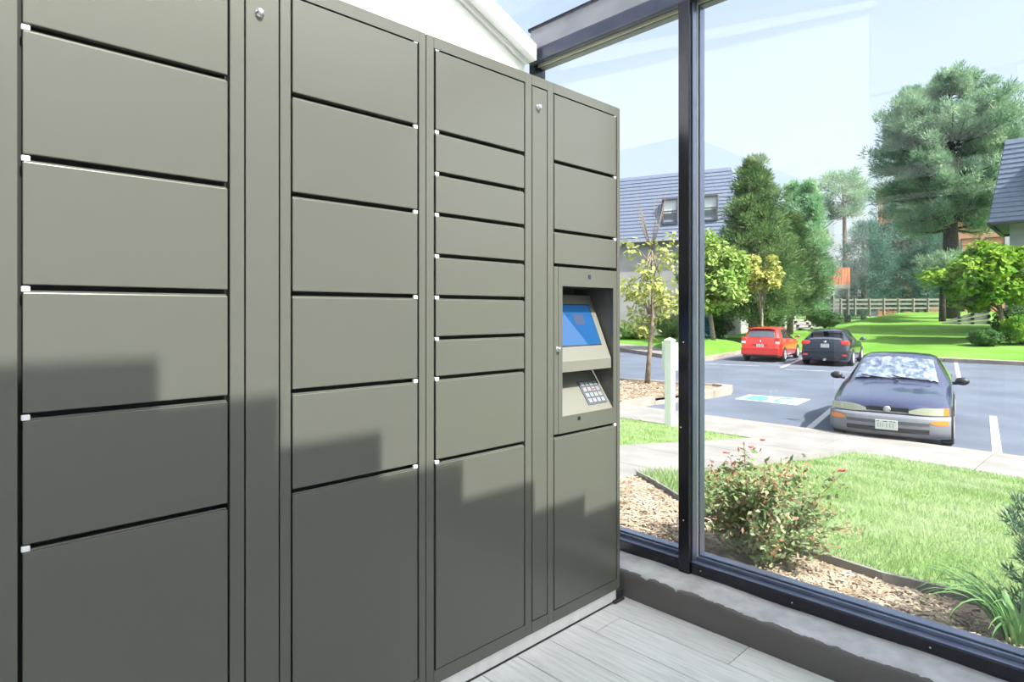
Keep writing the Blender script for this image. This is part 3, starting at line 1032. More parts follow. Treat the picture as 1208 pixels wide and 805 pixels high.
def wheels(root, ys_, x, r, w, spokes=5):
    for y in ys_:
        for sgn in (1, -1):
            cx0 = sgn * (x - w / 2)
            tm = MB().lathe([(r * .62, -w / 2 * .9), (r * .9, -w / 2), (r * .98, -w / 2 * .75), (r, 0), (r * .98, w / 2 * .75), (r * .9, w / 2), (r * .62, w / 2 * .9), (r * .62, -w / 2 * .9)], (cx0, y, r), 0, 28)
            ty = tm.build('wheel', tyrem, root, True)
            rm = MB()
            fx = cx0 + sgn * w * .46
            rm.lathe([(r * .64, 0), (r * .60, sgn * .012), (r * .55, 0), (r * .52, -sgn * .03)], (fx, y, r), 0, 24)
            rm.lathe([(r * .16, 0), (r * .14, sgn * .012), (.0, sgn * .014)], (fx, y, r), 0, 14)
            for k in range(spokes):
                a = 2 * math.pi * k / spokes + .3
                d = Vector((0, math.cos(a), math.sin(a))); q = Vector((0, -math.sin(a), math.cos(a)))
                c0 = Vector((fx, y, r))
                for (ra, rb, wa, wb_) in ((r * .12, r * .56, r * .09, r * .07),):
                    ps = [c0 + d * ra - q * wa, c0 + d * rb - q * wb_, c0 + d * rb + q * wb_, c0 + d * ra + q * wa]
                    rm.add([p + Vector((-sgn * .012, 0, 0)) for p in ps] + [p + Vector((sgn * .006, 0, 0)) for p in ps], [(0, 1, 2, 3), (4, 5, 6, 7), (0, 1, 5, 4), (1, 2, 6, 5), (2, 3, 7, 6), (3, 0, 4, 7)])
            rm.build('rim', rimm, ty, True)
            MB().lathe([(.0, 0), (r * .62, 0)], (cx0 - sgn * w * .1, y, r), 0, 20).build('brake_disc', blackplastic, ty, True)


def arches(root, ys_, x, r):
    for y in ys_:
        for sgn in (1, -1):
            m_ = MB()
            pts = []
            for k in range(19):
                a = math.pi * (k / 18)
                pts.append((y + math.cos(a) * (r + .055), r + math.sin(a) * (r + .045)))
            pts = [(y + r + .055, r * .55)] + pts + [(y - r - .055, r * .55)]
            m_.prism(pts, 0, sgn * (x - .16), sgn * (x + .004))
            m_.build('wheel_arch', blackplastic, root, True)


def mirrors(root, y, x, z, m, s=1.0):
    for sgn in (1, -1):
        a = MB()
        a.ell((sgn * (x + .11 * s), y, z), (.105 * s, .055 * s, .068 * s), 14, 8)
        a.tube([(sgn * (x - .03), y, z - .04), (sgn * (x + .08 * s), y, z - .03)], .028 * s, 8)
        o_ = a.build('wing_mirror', m, root, True)
        MB().ell((sgn * (x + .115 * s), y + .030 * s, z), (.082 * s, .030 * s, .050 * s), 12, 6).build('mirror_glass', carglass, o_, True)


def plate(root, y, z, d, w=.305, h=.152, tilt=0.0):
    o_ = MB().rbox((-w / 2, y, z - h / 2), (w / 2, y + d * .012, z + h / 2), .006).build('licence_plate', mat('plate_white', (.42, .46, .44), .5), root, True)
    yy_ = y + d * .013
    m_ = MB()
    for (xa, xb) in ((-.135, -.095), (-.045, .015), (.05, .075), (.09, .125)):
        m_.box((xa, y, z + h / 2 - .026), (xb, yy_, z + h / 2 - .014))
    m_.build('plate_holder_mark', mat('plate_dark', (.05, .07, .08), .6), o_, True)['kind'] = 'stuff'
    m_ = MB()
    for xa in (-.118, -.085, -.05, .0, .045, .085):
        m_.box((xa, y, z - .040), (xa + .012, yy_, z + .028))
    m_.build('plate_print', mat('plate_grey', (.20, .26, .25), .6), o_, True)['kind'] = 'stuff'
    return o_


TILT = math.atan2(.17, .985)

# ---------------- blue sedan facing the building
navy = mat('navy_car_paint', (.040, .050, .115), .30, .35, coat=1.0)
SED = [(-2.15, .32, .60, .660, .60, .50), (-2.09, .26, .640, .700, .70, .58), (-1.98, .22, .675, .735, .775, .63), (-1.80, .18, .71, .772, .822, .665), (-1.35, .18, .765, .835, .838, .69), (-.80, .18, .845, .905, .842, .68),
       (-.66, .18, .86, .94, .842, .665), (.02, .18, .885, 1.315, .842, .555), (.16, .18, .89, 1.355, .842, .55), (.60, .18, .895, 1.375, .842, .55), (1.00, .18, .90, 1.345, .84, .54),
       (1.15, .18, .90, 1.30, .838, .54), (1.62, .19, .905, .985, .83, .62), (2.05, .22, .88, .95, .79, .62), (2.18, .32, .80, .87, .72, .56)]
fx_, fy_ = -1.36, 11.04
cxy = (fx_ - .17 * 2.2, fy_ + .985 * 2.2)
sed = empty('sedan', (cxy[0], cxy[1], -.979), TILT)
tag(sed, 'dark blue sedan parked nose first against the sidewalk', 'car')
m = MB(); body_mesh(SED, m); m.build('body', navy, sed, True)
m = MB(); screen_patch(SED, -.66, .02, m, .012, .05, .93); m.build('windshield_surround', blackplastic, sed, True)
m = MB(); screen_patch(SED, -.66, .02, m, .020, .05, .92, True); m.build('sunshade', mat('silver_sunshade', (.10, .14, .24), .35, .5, col2=(.42, .48, .56), nscale=9, detail=4, bump=1.0, bscale=16), sed, True)
m = MB(); screen_patch(SED, -.66, .02, m, .040, .04, .94); ws = m.build('windshield', MATS['window_glass'], sed, True)
for (xa, xb) in ((-.52, .0), (-.02, .50)):
    wp = MB().tube([(xb - .02, -.715, .975), (xa + .1, -.690, 1.00), (xa, -.67, 1.02)], .011, 6)
    wp.tube([(xb + .05, -.73, .945), (xb - .02, -.715, .975)], .014, 6)
    wp.build('wiper', blackplastic, ws, True)
m = MB(); screen_patch(SED, 1.62, 1.15, m, .010); m.build('rear_window', carglass, sed, True)
for sgn in (1, -1):
    m = MB(); patch(SED, lambda u: (-.56 + .92 * u, 4.06), lambda u: (.06 + .32 * u, 4.93), 6, 5, sgn, .006, m); m.build('side_window', carglass, sed, True)
    m = MB(); patch(SED, lambda u: (.42 + .78 * u, 4.06), lambda u: (.44 + .56 * u, 4.93), 6, 5, sgn, .006, m); m.build('side_window', carglass, sed, True)
    m = MB(); patch(SED, lambda u: (-1.3 + 2.9 * u, 2.62), lambda u: (-1.3 + 2.9 * u, 2.95), 10, 1, sgn, .008, m); m.build('side_moulding', blackplastic, sed, True)
arches(sed, (-1.33, 1.13), .842, .29)
wheels(sed, (-1.33, 1.13), .862, .29, .18)
mirrors(sed, -.42, .86, .96, blackplastic)
bumpm = mat('grey_bumper', (.16, .17, .20), .5)
# bumper as a bowed bar with two air slots
bp_pts = []
m = MB()
nx_ = 24
prof_b = [(0.02, .545), (-.045, .535), (-.065, .50), (-.07, .40), (-.055, .30), (-.02, .225), (.04, .195), (.12, .20)]
vs_, fs_ = [], []
for i in range(nx_ + 1):
    u = -1 + 2 * i / nx_
    x = .83 * u
    bow = .19 * abs(u) ** 4 + .04 * u * u
    for (dy, z) in prof_b:
        vs_.append((x, -2.225 + dy + bow, z))
for i in range(nx_):
    for k in range(len(prof_b) - 1):
        a = i * len(prof_b) + k
        fs_.append((a, a + 1, a + len(prof_b) + 1, a + len(prof_b)))
m.add(vs_, fs_, True)
bum = m.build('front_bumper', bumpm, sed, True)


def bow_at(x):
    u = x / .83
    return .19 * abs(u) ** 4 + .04 * u * u


def front_strip(xa, xb, z0, z1, y, mt, name, parent, th=.02, n_=8, taper=None):
    m_ = MB()
    vs2, fs2 = [], []
    for i in range(n_ + 1):
        x = xa + (xb - xa) * i / n_
        yy_ = y + bow_at(x)
        za_, zb_ = z0, z1
        if taper:                                  # (inner rise, inner drop): the end at xa is slimmer and rounded
            k_ = max(0, 1 - i / n_ * 2.2)
            za_ += taper[0] * k_ ** 1.5; zb_ -= taper[1] * k_ ** 1.5
        vs2 += [(x, yy_, za_), (x, yy_ - th, za_), (x, yy_ - th, zb_), (x, yy_, zb_)]
    for i in range(n_):
        a = i * 4
        for k in range(4):
            k2 = (k + 1) % 4
            fs2.append((a + k, a + k2, a + 4 + k2, a + 4 + k))
    fs2 += [(0, 1, 2, 3), (n_ * 4, n_ * 4 + 1, n_ * 4 + 2, n_ * 4 + 3)]
    m_.add(vs2, fs2)
    return m_.build(name, mt, parent, True)


front_strip(-.56, .56, .275, .345, -2.268, blackplastic, 'air_intake', bum, .022, 12)
front_strip(-.56, .56, .40, .45, -2.285, mat('bumper_groove', (.07, .075, .09), .6), 'bumper_groove', bum, .012, 12)
amber = mat('amber_lens', (.75, .20, .03), .25)
for sgn in (1, -1):
    front_strip(sgn * .58, sgn * .80, .425, .488, -2.285, amber, 'indicator', bum, .015, 8, (.02, .02))
    hl = front_strip(sgn * .29, sgn * .735, .562, .672, -2.185, mat('headlamp_lens', (.36, .37, .30), .12, coat=1.0), 'headlamp', sed, .035, 12, (.012, .060))
    front_strip(sgn * .735, sgn * .805, .562, .668, -2.185, amber if sgn > 0 else mat('headlamp_lens', (.62, .64, .55)), 'corner_lamp', hl, .03, 3)
front_strip(-.29, .29, .585, .650, -2.172, blackplastic, 'grille', sed, .015, 8)
front_strip(-.31, .31, .562, .585, -2.180, bumpm, 'grille_bar', sed, .015, 8)
em = MB()
for (a_, b_, c_, d_) in ((.052, .034, 0, 0), (.030, .013, 0, .010), (.013, .030, 0, 0)):
    n_ = 20
    v2 = []
    for k in range(n_):
        t = 2 * math.pi * k / n_
        v2 += [(a_ * math.cos(t), -2.200, .618 + d_ + b_ * math.sin(t)), ((a_ - .008) * math.cos(t), -2.204, .618 + d_ + (b_ - .007) * math.sin(t))]
    em.add(v2, [(2 * k, 2 * ((k + 1) % n_), 2 * ((k + 1) % n_) + 1, 2 * k + 1) for k in range(n_)], True)
em.build('emblem', chrome, sed, True)
MB().lathe([(.0, -.004), (.048, -.003), (.05, .004)], (0, -2.196, .618), 1, 20).build('emblem_backing', mat('emblem_grey', (.5, .53, .56), .3, .6), sed, True)
plate(sed, -2.312, .385, -1)


def hatch(name, label, st, paintm, loc, wb, r, wm, low, rear):
    """hatchback seen from behind: local rear is at +y"""
    root = empty(name, loc, TILT + math.pi)
    tag(root, label, 'car')
    m_ = MB(); body_mesh(st, m_); m_.build('body', paintm, root, True)
    m_ = MB(); screen_patch(st, rear['cowl'], rear['rf'], m_, .010); m_.build('windshield', carglass, root, True)
    m_ = MB(); screen_patch(st, rear['wb'], rear['wt'], m_, .012, .09, .86); rw = m_.build('rear_window', carglass, root, True)
    for sgn in (1, -1):
        for (a0, a1, b0, b1) in rear['side']:
            m_ = MB(); patch(st, lambda u: (a0 + (a1 - a0) * u, 4.06), lambda u: (b0 + (b1 - b0) * u, 4.9), 6, 5, sgn, .006, m_); m_.build('side_window', carglass, root, True)
    arches(root, (-wb / 2 - .02, wb / 2 - .02), wm, r)
    wheels(root, (-wb / 2 - .02, wb / 2 - .02), wm + .020, r, .20)
    mirrors(root, rear['cowl'] + .25, wm + .02, rear['mz'], paintm, 1.0)
    return root, rw


# ---------------- red hatchback
redp = mat('red_car_paint', (.62, .030, .022), .3, .1, coat=1.0)
RED = [(-2.06, .32, .60, .66, .66, .5), (-1.95, .24, .68, .75, .76, .58), (-1.5, .19, .80, .90, .835, .66), (-.95, .19, .92, 1.02, .846, .66), (-.10, .19, .96, 1.44, .846, .55), (.4, .19, .97, 1.525, .846, .555),
       (1.2, .19, .99, 1.50, .845, .55), (1.72, .19, 1.00, 1.43, .84, .53), (1.95, .22, .99, 1.03, .82, .66), (2.07, .26, .86, .92, .77, .62), (2.10, .30, .60, .66, .76, .60)]
rc = (-10.16 - .17 * 2.1, 26.30 + .985 * 2.1)
rcar, rw = hatch('hatchback', 'bright red hatchback parked in the far row with its tail to the building', RED, redp, (rc[0], rc[1], -.979), 2.6, .305, .846, .19,
                 dict(cowl=-.95, rf=-.10, wb=1.95, wt=1.72, side=[(-.70, .42, -.08, .44), (.50, 1.50, .50, 1.28)], mz=1.06))
lampred = mat('red_lens', (.60, .03, .03), .2, coat=1.0)
for sgn in (1, -1):
    m = MB().rbox((sgn * .60, 1.93, .80), (sgn * .80, 2.075, 1.06), .03, 2); tl = m.build('tail_lamp', lampred, rcar, True)
    MB().rbox((sgn * .62, 2.068, .80), (sgn * .79, 2.082, .90), .01).build('clear_lens', mat('clear_lens', (.75, .68, .66), .2), tl, True)
m = MB().rbox((-.80, 2.04, .30), (.80, 2.155, .66), .05, 2); rb_ = m.build('rear_bumper', redp, rcar, True)
MB().rbox((-.72, 2.06, .24), (.72, 2.145, .33), .02).build('bumper_skirt', blackplastic, rb_, True)
MB().rbox((-.34, 2.085, .765), (.34, 2.110, .80), .008).build('garnish', redp, rcar, True)
MB().rbox((-.64, 1.66, 1.44), (.64, 1.86, 1.475), .012).build('roof_spoiler', redp, rcar, True)
MB().tube([(-.05, 2.0, 1.05), (.22, 1.99, 1.075)], .012, 6).build('wiper', blackplastic, rw, True)
MB().lathe([(.045, 0), (.045, .012), (.0, .016)], (0, 2.075, .90), 1, 16).build('emblem', chrome, rcar, True)
plate(rcar, 2.105, .70, 1)

# ---------------- black hatchback
blk = mat('black_blue_car_paint', (.010, .014, .028), .25, .2, coat=1.0)
BLK = [(-2.18, .30, .58, .64, .70, .5), (-2.05, .22, .68, .74, .82, .6), (-1.5, .17, .80, .88, .90, .70), (-.95, .17, .90, .98, .91, .70), (-.05, .17, .95, 1.41, .91, .56), (.4, .17, .96, 1.48, .91, .57),
       (1.2, .17, .985, 1.45, .908, .56), (1.70, .17, 1.0, 1.37, .90, .54), (2.00, .20, .99, 1.03, .87, .68), (2.10, .24, .86, .93, .82, .66), (2.14, .28, .58, .66, .82, .62)]
bc = (-7.44 - .17 * 2.15, 26.1 + .985 * 2.15)
bcar, rw = hatch('hatchback', 'black hatchback with red tail lamps parked in the far row', BLK, blk, (bc[0], bc[1], -.979), 2.65, .325, .91, .17,
                 dict(cowl=-.95, rf=-.05, wb=2.00, wt=1.70, side=[(-.70, .44, -.02, .46), (.52, 1.46, .52, 1.22)], mz=1.04))
for sgn in (1, -1):
    MB().rbox((sgn * .55, 1.93, .84), (sgn * .87, 2.105, 1.02), .035, 2).build('tail_lamp', lampred, bcar, True)
    MB().rbox((sgn * .62, 2.15, .42), (sgn * .80, 2.195, .50), .012).build('reflector', lampred, bcar, True)
    MB().rbox((sgn * .10, 1.755, 1.352), (sgn * .52, 1.93, 1.366), .006).build('spoiler_insert', mat('spoiler_light', (.45, .48, .52), .3), bcar, True)
m = MB().rbox((-.85, 2.06, .30), (.85, 2.19, .66), .05, 2); rb_ = m.build('rear_bumper', blk, bcar, True)
MB().rbox((-.50, 2.10, .22), (.50, 2.185, .40), .03).build('diffuser', blackplastic, rb_, True)
MB().tube([(0, 2.08, .27), (0, 2.215, .27)], .055, 12).build('exhaust', chrome, rb_, True)
MB().rbox((-.66, 1.64, 1.375), (.66, 1.95, 1.405), .012).build('roof_spoiler', blk, bcar, True)
MB().tube([(0, .9, 1.46), (0, 1.02, 1.54)], .012, 6).build('antenna', blackplastic, bcar, True)
MB().lathe([(.05, 0), (.05, .012), (.0, .016)], (0, 2.10, .97), 1, 16).build('emblem', chrome, bcar, True)
plate(bcar, 2.125, .82, 1)

# ---------------- white signpost beside the sidewalk (seen from behind)
ps = empty('signpost', (-4.21, 9.30, zt(9.30))); tag(ps, 'white square signpost carrying a white panel, on the grass wedge', 'signpost')
zb0 = zt(9.30) - .12
zp1 = zat(401, 10.5)
MB().rbox((-4.275, 9.235, zb0), (-4.145, 9.365, zp1 - .02), .006).build('post', whitepaint, ps)
pc = MB().rbox((-4.285, 9.225, zp1 - .03), (-4.135, 9.375, zp1 - .005), .005)
pc.add([(-4.28, 9.23, zp1 - .005), (-4.14, 9.23, zp1 - .005), (-4.14, 9.37, zp1 - .005), (-4.28, 9.37, zp1 - .005), (-4.21, 9.30, zp1 + .04)], [(0, 1, 4), (1, 2, 4), (2, 3, 4), (3, 0, 4), (3, 2, 1, 0)])
pc.build('cap', whitepaint, ps)
MB().rbox((-4.41, 9.366, zp1 - .53), (-4.10, 9.386, zp1 - .05), .004).build('sign_panel', whitepaint, ps)

# ================================================================== BUILDINGS
def lerp(a, b_, t):
    return tuple(a[i] * (1 - t) + b_[i] * t for i in range(len(a)))


def quad_slab(mb, p0, p1, p2, p3, nrm, th):
    """slab with outer face p0..p3 pushed back by th along -nrm"""
    q = [Vector(p) for p in (p0, p1, p2, p3)]
    b2 = [p - nrm * th for p in q]
    mb.add(q + b2, [(0, 1, 2, 3), (7, 6, 5, 4), (0, 4, 5, 1), (1, 5, 6, 2), (2, 6, 7, 3), (3, 7, 4, 0)])


def mansard(root, A_, B_, depth, z_eave, z_top, batter, z_ground, courses, ins=.5):
    """block with front line A->B, body going back by depth; sloping shingled mansard above the eave"""
    A_, B_ = Vector((A_[0], A_[1], 0)), Vector((B_[0], B_[1], 0))
    d = (B_ - A_).normalized()
    back = Vector((-d.y, d.x, 0))
    if back.dot(A_ - CAM) < 0: back = -back
    up = Vector((0, 0, 1))
    a, b_, c, e_ = A_, B_, B_ + back * depth, A_ + back * depth
    w_ = [a + back * ins + d * ins, b_ + back * ins - d * ins, c - back * ins - d * ins, e_ - back * ins + d * ins]
    m_ = MB().add([p + up * z_ground for p in w_] + [p + up * (z_eave + .1) for p in w_], [(0, 1, 5, 4), (1, 2, 6, 5), (2, 3, 7, 6), (3, 0, 4, 7), (4, 5, 6, 7), (0, 1, 2, 3)])
    m_.build('wall', wallgrey, root)
    lo_ = [a, b_, c, e_]
    hi_ = [a + (back + d) * batter, b_ + (back - d) * batter, c - (back + d) * batter, e_ - (back - d) * batter]
    core = MB().add([p + up * z_eave for p in lo_] + [p + up * (z_top - .02) for p in hi_], [(0, 1, 5, 4), (1, 2, 6, 5), (2, 3, 7, 6), (3, 0, 4, 7), (4, 5, 6, 7), (0, 1, 2, 3)])
    core.build('roof', shinglem, root)
    sh_ = MB()
    for side_ in range(4):
        p0, p1, q0, q1 = lo_[side_] + up * z_eave, lo_[(side_ + 1) % 4] + up * z_eave, hi_[side_] + up * z_top, hi_[(side_ + 1) % 4] + up * z_top
        nrm = (p1 - p0).cross(q0 - p0).normalized()
        if nrm.dot((p0 + p1) / 2 - (a + c) / 2) < 0: nrm = -nrm
        for k in range(courses):
            t0, t1 = k / courses, (k + 1) / courses
            A0, B0 = p0.lerp(q0, t0) + nrm * .045, p1.lerp(q1, t0) + nrm * .045
            A1, B1 = p0.lerp(q0, t1) + nrm * .012, p1.lerp(q1, t1) + nrm * .012
            quad_slab(sh_, A0, B0, B1, A1, nrm, .02)
    so_ = sh_.build('shingle_courses', shinglem, root)
    so_['kind'] = 'stuff'
    ev = MB()
    for side_ in range(4):
        p0, p1 = lo_[side_] + up * z_eave, lo_[(side_ + 1) % 4] + up * z_eave
        ev.tube([p0 - up * .05, p1 - up * .05], .11, 6)
    ev.build('eave_gutter', mat('eave_dark', (.13, .13, .16), .7), root)
    return d, back, lo_, hi_


def bwindow(root, c, d, nrm, w, h, zc, lower_dark=True, proj=.3):
    """sash window box standing proud of the slope: frame, upper pane with blind, lower pane"""
    c = Vector((c[0], c[1], 0))
    up = Vector((0, 0, 1))
    m_ = MB()
    def bx_(x0, x1, z0, z1, y0, y1):
        ps_ = []
        for zz_ in (z0, z1):
            for (xx_, yy_) in ((x0, y0), (x1, y0), (x1, y1), (x0, y1)):
                ps_.append(c + d * xx_ + nrm * yy_ + up * (zc + zz_))
        m_.add(ps_, [(0, 3, 2, 1), (4, 5, 6, 7), (0, 1, 5, 4), (1, 2, 6, 5), (2, 3, 7, 6), (3, 0, 4, 7)])
    t_ = .09
    bx_(-w / 2, -w / 2 + t_, -h / 2, h / 2, -1.2, proj); bx_(w / 2 - t_, w / 2, -h / 2, h / 2, -1.2, proj)
    bx_(-w / 2, w / 2, h / 2 - t_, h / 2, -1.2, proj + .06); bx_(-w / 2, w / 2, -h / 2, -h / 2 + t_, -1.2, proj); bx_(-w / 2, w / 2, -.05, .05, -.1, proj - .05)
    f_ = m_.build('window', mat('dark_window_frame', (.10, .10, .12), .6), root)
    m_ = MB(); bx_(-w / 2 + t_, w / 2 - t_, -.12, h / 2 - t_, proj - .16, proj - .13); m_.build('pane', mat('blind_pane', (.62, .68, .72), .25, coat=.6), f_)
    m_ = MB(); bx_(-w / 2 + t_, w / 2 - t_, -h / 2 + t_, -.12, proj - .16, proj - .13); m_.build('pane', mat('dark_pane', (.10, .12, .15), .1, coat=1), f_)


# apartment block behind the left trees
P2, P1 = site(876, 42.0), site(733, 45.9)
dirv = Vector((P2[0] - P1[0], P2[1] - P1[1])).normalized()
P0 = (P1[0] - dirv.x * 16, P1[1] - dirv.y * 16)
ap = empty('apartment_building', (P1[0], P1[1] + 4, -.6)); tag(ap, 'grey apartment block with a lavender shingled mansard and two sash windows', 'building')
d3, bk3, lo3, hi3 = mansard(ap, P0, P2, 13, 6.45, 11.45, .9, -.9, 19)
n3 = -bk3
for px, py0, py1, w_ in ((789.5, 234, 264, 1.12), (836, 230, 260, 1.25)):
    # find point on the facade line in that column
    best = min((abs((CXP + FPX * ((CA * (P0[0] + (P2[0] - P0[0]) * t / 400 - CAM.x) + SA * (P0[1] + (P2[1] - P0[1]) * t / 400)) / (-SA * (P0[0] + (P2[0] - P0[0]) * t / 400 - CAM.x) + CA * (P0[1] + (P2[1] - P0[1]) * t / 400)))) - px), t) for t in range(401))
    q = lerp(P0, P2, best[1] / 400)
    dep = -SA * (q[0] - CAM.x) + CA * q[1]
    za_, zb_ = zat(py1, dep), zat(py0, dep)
    bwindow(ap, (q[0], q[1]), d3, n3, w_, zb_ - za_, (za_ + zb_) / 2, proj=-.10)
    if px == 789:
        bwindow(ap, (q[0], q[1]), d3, n3, 1.5, 1.2, 3.2, proj=-.40)
        q2 = Vector((q[0], q[1], 0)) - d3 * 2.2
        bwindow(ap, (q2.x, q2.y), d3, n3, 1.1, .7, .85, proj=-.40)

# second wing seen behind the tall pine
Q1, Q2 = site(845, 66), site(921, 63)
ap2 = empty('apartment_building', (Q1[0], Q1[1] + 3, -.6)); tag(ap2, 'shingled grey roof wing rising behind the dense pine', 'building')
mansard(ap2, Q1, Q2, 12, 9.0, 14.8, .9, -.9, 16)

# block at the right edge
R1 = site(1166, 34.0); R2 = (R1[0] + 14, R1[1] + .6)
ap3 = empty('apartment_building', (R1[0] + 5, R1[1] + 4, -.3)); tag(ap3, 'grey apartment block with a lavender mansard behind the leafy maple', 'building')
d4, bk4, lo4, hi4 = mansard(ap3, R1, R2, 7, 6.16, 10.77, .7, -.9, 17, .85)
dm = MB()
dq = Vector((R1[0], R1[1], 0)) + d4 * 1.9
for (x0, x1, y0, y1, z0, z1) in ((0, 2.2, -.10, 1.8, 7.45, 9.6),):
    ps_ = [dq + d4 * x + bk4 * y + Vector((0, 0, z)) for z in (z0, z1) for (x, y) in ((x0, y0), (x1, y0), (x1, y1), (x0, y1))]
    dm.add(ps_, [(0, 3, 2, 1), (4, 5, 6, 7), (0, 1, 5, 4), (1, 2, 6, 5), (2, 3, 7, 6), (3, 0, 4, 7)])
dm.build('dormer', mat('dormer_render', (.55, .56, .58), .8), ap3)

# orange brick block behind the big pine
B1, B2 = site(1036, 84), site(1185, 77)
bb = empty('brick_building', (B1[0], B1[1] + 3, 1.0)); tag(bb, 'orange brick building behind the big pine', 'building')
Av, Bv = Vector((*B1, 0)), Vector((*B2, 0))
dB = (Bv - Av).normalized(); nB = Vector((-dB.y, dB.x, 0))
if nB.dot(Av - CAM) < 0: nB = -nB
w_ = [Av, Bv, Bv + nB * 10, Av + nB * 10]
up = Vector((0, 0, 1))
MB().add([p + up * .4 for p in w_] + [p + up * 17.75 for p in w_], [(0, 1, 5, 4), (1, 2, 6, 5), (2, 3, 7, 6), (3, 0, 4, 7), (4, 5, 6, 7), (0, 1, 2, 3)]).build('wall', brickm, bb)
w2 = [Av - dB * .3 - nB * .3, Bv + dB * .3 - nB * .3, Bv + dB * .3 + nB * 10.3, Av - dB * .3 + nB * 10.3]
MB().add([p + up * 17.75 for p in w2] + [p + up * 18.3 for p in w2], [(0, 1, 5, 4), (1, 2, 6, 5), (2, 3, 7, 6), (3, 0, 4, 7), (4, 5, 6, 7), (0, 1, 2, 3)]).build('parapet', mat('pale_trim', (.6, .58, .55), .8), bb)
for t_, z_ in ((.25, 14.1), (.5, 14.1), (.75, 14.1), (.93, 14.1), (.25, 9.85), (.5, 9.85), (.75, 9.85), (.93, 9.85)):
    q = Av.lerp(Bv, t_)
    bwindow(bb, (q.x, q.y), dB, -nB, 2.0, 1.85, z_, proj=.08)

# red wooden deck on posts between the trees
dk0, dk1 = site(972, 56), site(1003, 56)
deck = empty('wooden_deck', (dk0[0], dk0[1], .8)); tag(deck, 'red brown wooden balcony deck glimpsed between the conifers', 'deck')
D0, D1 = Vector((*dk0, 0)), Vector((*dk1, 0)); dd = (D1 - D0); nD = Vector((-dd.y, dd.x, 0)).normalized()
if nD.dot(D0 - CAM) < 0: nD = -nD
zlo, zhi = zat(336, 56), zat(316, 56)
nbd = 9
for k in range(nbd):
    a, b_ = D0 + dd * (k / nbd + .006), D0 + dd * ((k + 1) / nbd - .006)
    m = MB(); ps_ = [a, b_, b_ + nD * .05, a + nD * .05]
    m.add([p + up * zlo for p in ps_] + [p + up * zhi for p in ps_], [(0, 1, 5, 4), (1, 2, 6, 5), (2, 3, 7, 6), (3, 0, 4, 7), (4, 5, 6, 7), (0, 1, 2, 3)])
    m.build('board', redwood, deck)
m = MB(); ps_ = [D0, D1, D1 + nD * 3, D0 + nD * 3]
m.add([p + up * (zlo - .35) for p in ps_] + [p + up * zlo for p in ps_], [(0, 1, 5, 4), (1, 2, 6, 5), (2, 3, 7, 6), (3, 0, 4, 7), (4, 5, 6, 7), (0, 1, 2, 3)])
m.build('platform', timber, deck)
for t_ in (.06, .94):
    for s_ in (.15, 2.8):
        q = D0 + dd * t_ + nD * s_
        MB().box((q.x - .1, q.y - .1, zt(q.y) - .2), (q.x + .1, q.y + .1, zlo)).build('post', timber, deck)

# rail fence along the top of the far lawn
F0, F1 = Vector((*site(975, 58), 0)), Vector((*site(1130, 56), 0))
fen = empty('rail_fence', (F0.x, F0.y, zt(F0.y))); tag(fen, 'weathered grey rail fence at the top of the far lawn', 'fence')
nf = 9
for k in range(nf + 1):
    q = F0.lerp(F1, k / nf)
    MB().rbox((q.x - .09, q.y - .09, zt(q.y) - .3), (q.x + .09, q.y + .09, zt(q.y) + 1.30), .02).build('post', timber, fen)
dF = (F1 - F0).normalized(); nF = Vector((-dF.y, dF.x, 0))
for k in range(nf):
    a, b_ = F0.lerp(F1, k / nf), F0.lerp(F1, (k + 1) / nf)
    for h_ in (.30, .70, 1.08):
        m = MB(); za_, zb_ = zt(a.y) + h_, zt(b_.y) + h_
        ps_ = [a - nF * .03 + up * za_, b_ - nF * .03 + up * zb_, b_ + nF * .03 + up * zb_, a + nF * .03 + up * za_]
        m.add(ps_ + [p + up * .17 for p in ps_], [(0, 1, 5, 4), (1, 2, 6, 5), (2, 3, 7, 6), (3, 0, 4, 7), (4, 5, 6, 7), (0, 1, 2, 3)])
        m.build('rail', timber, fen)


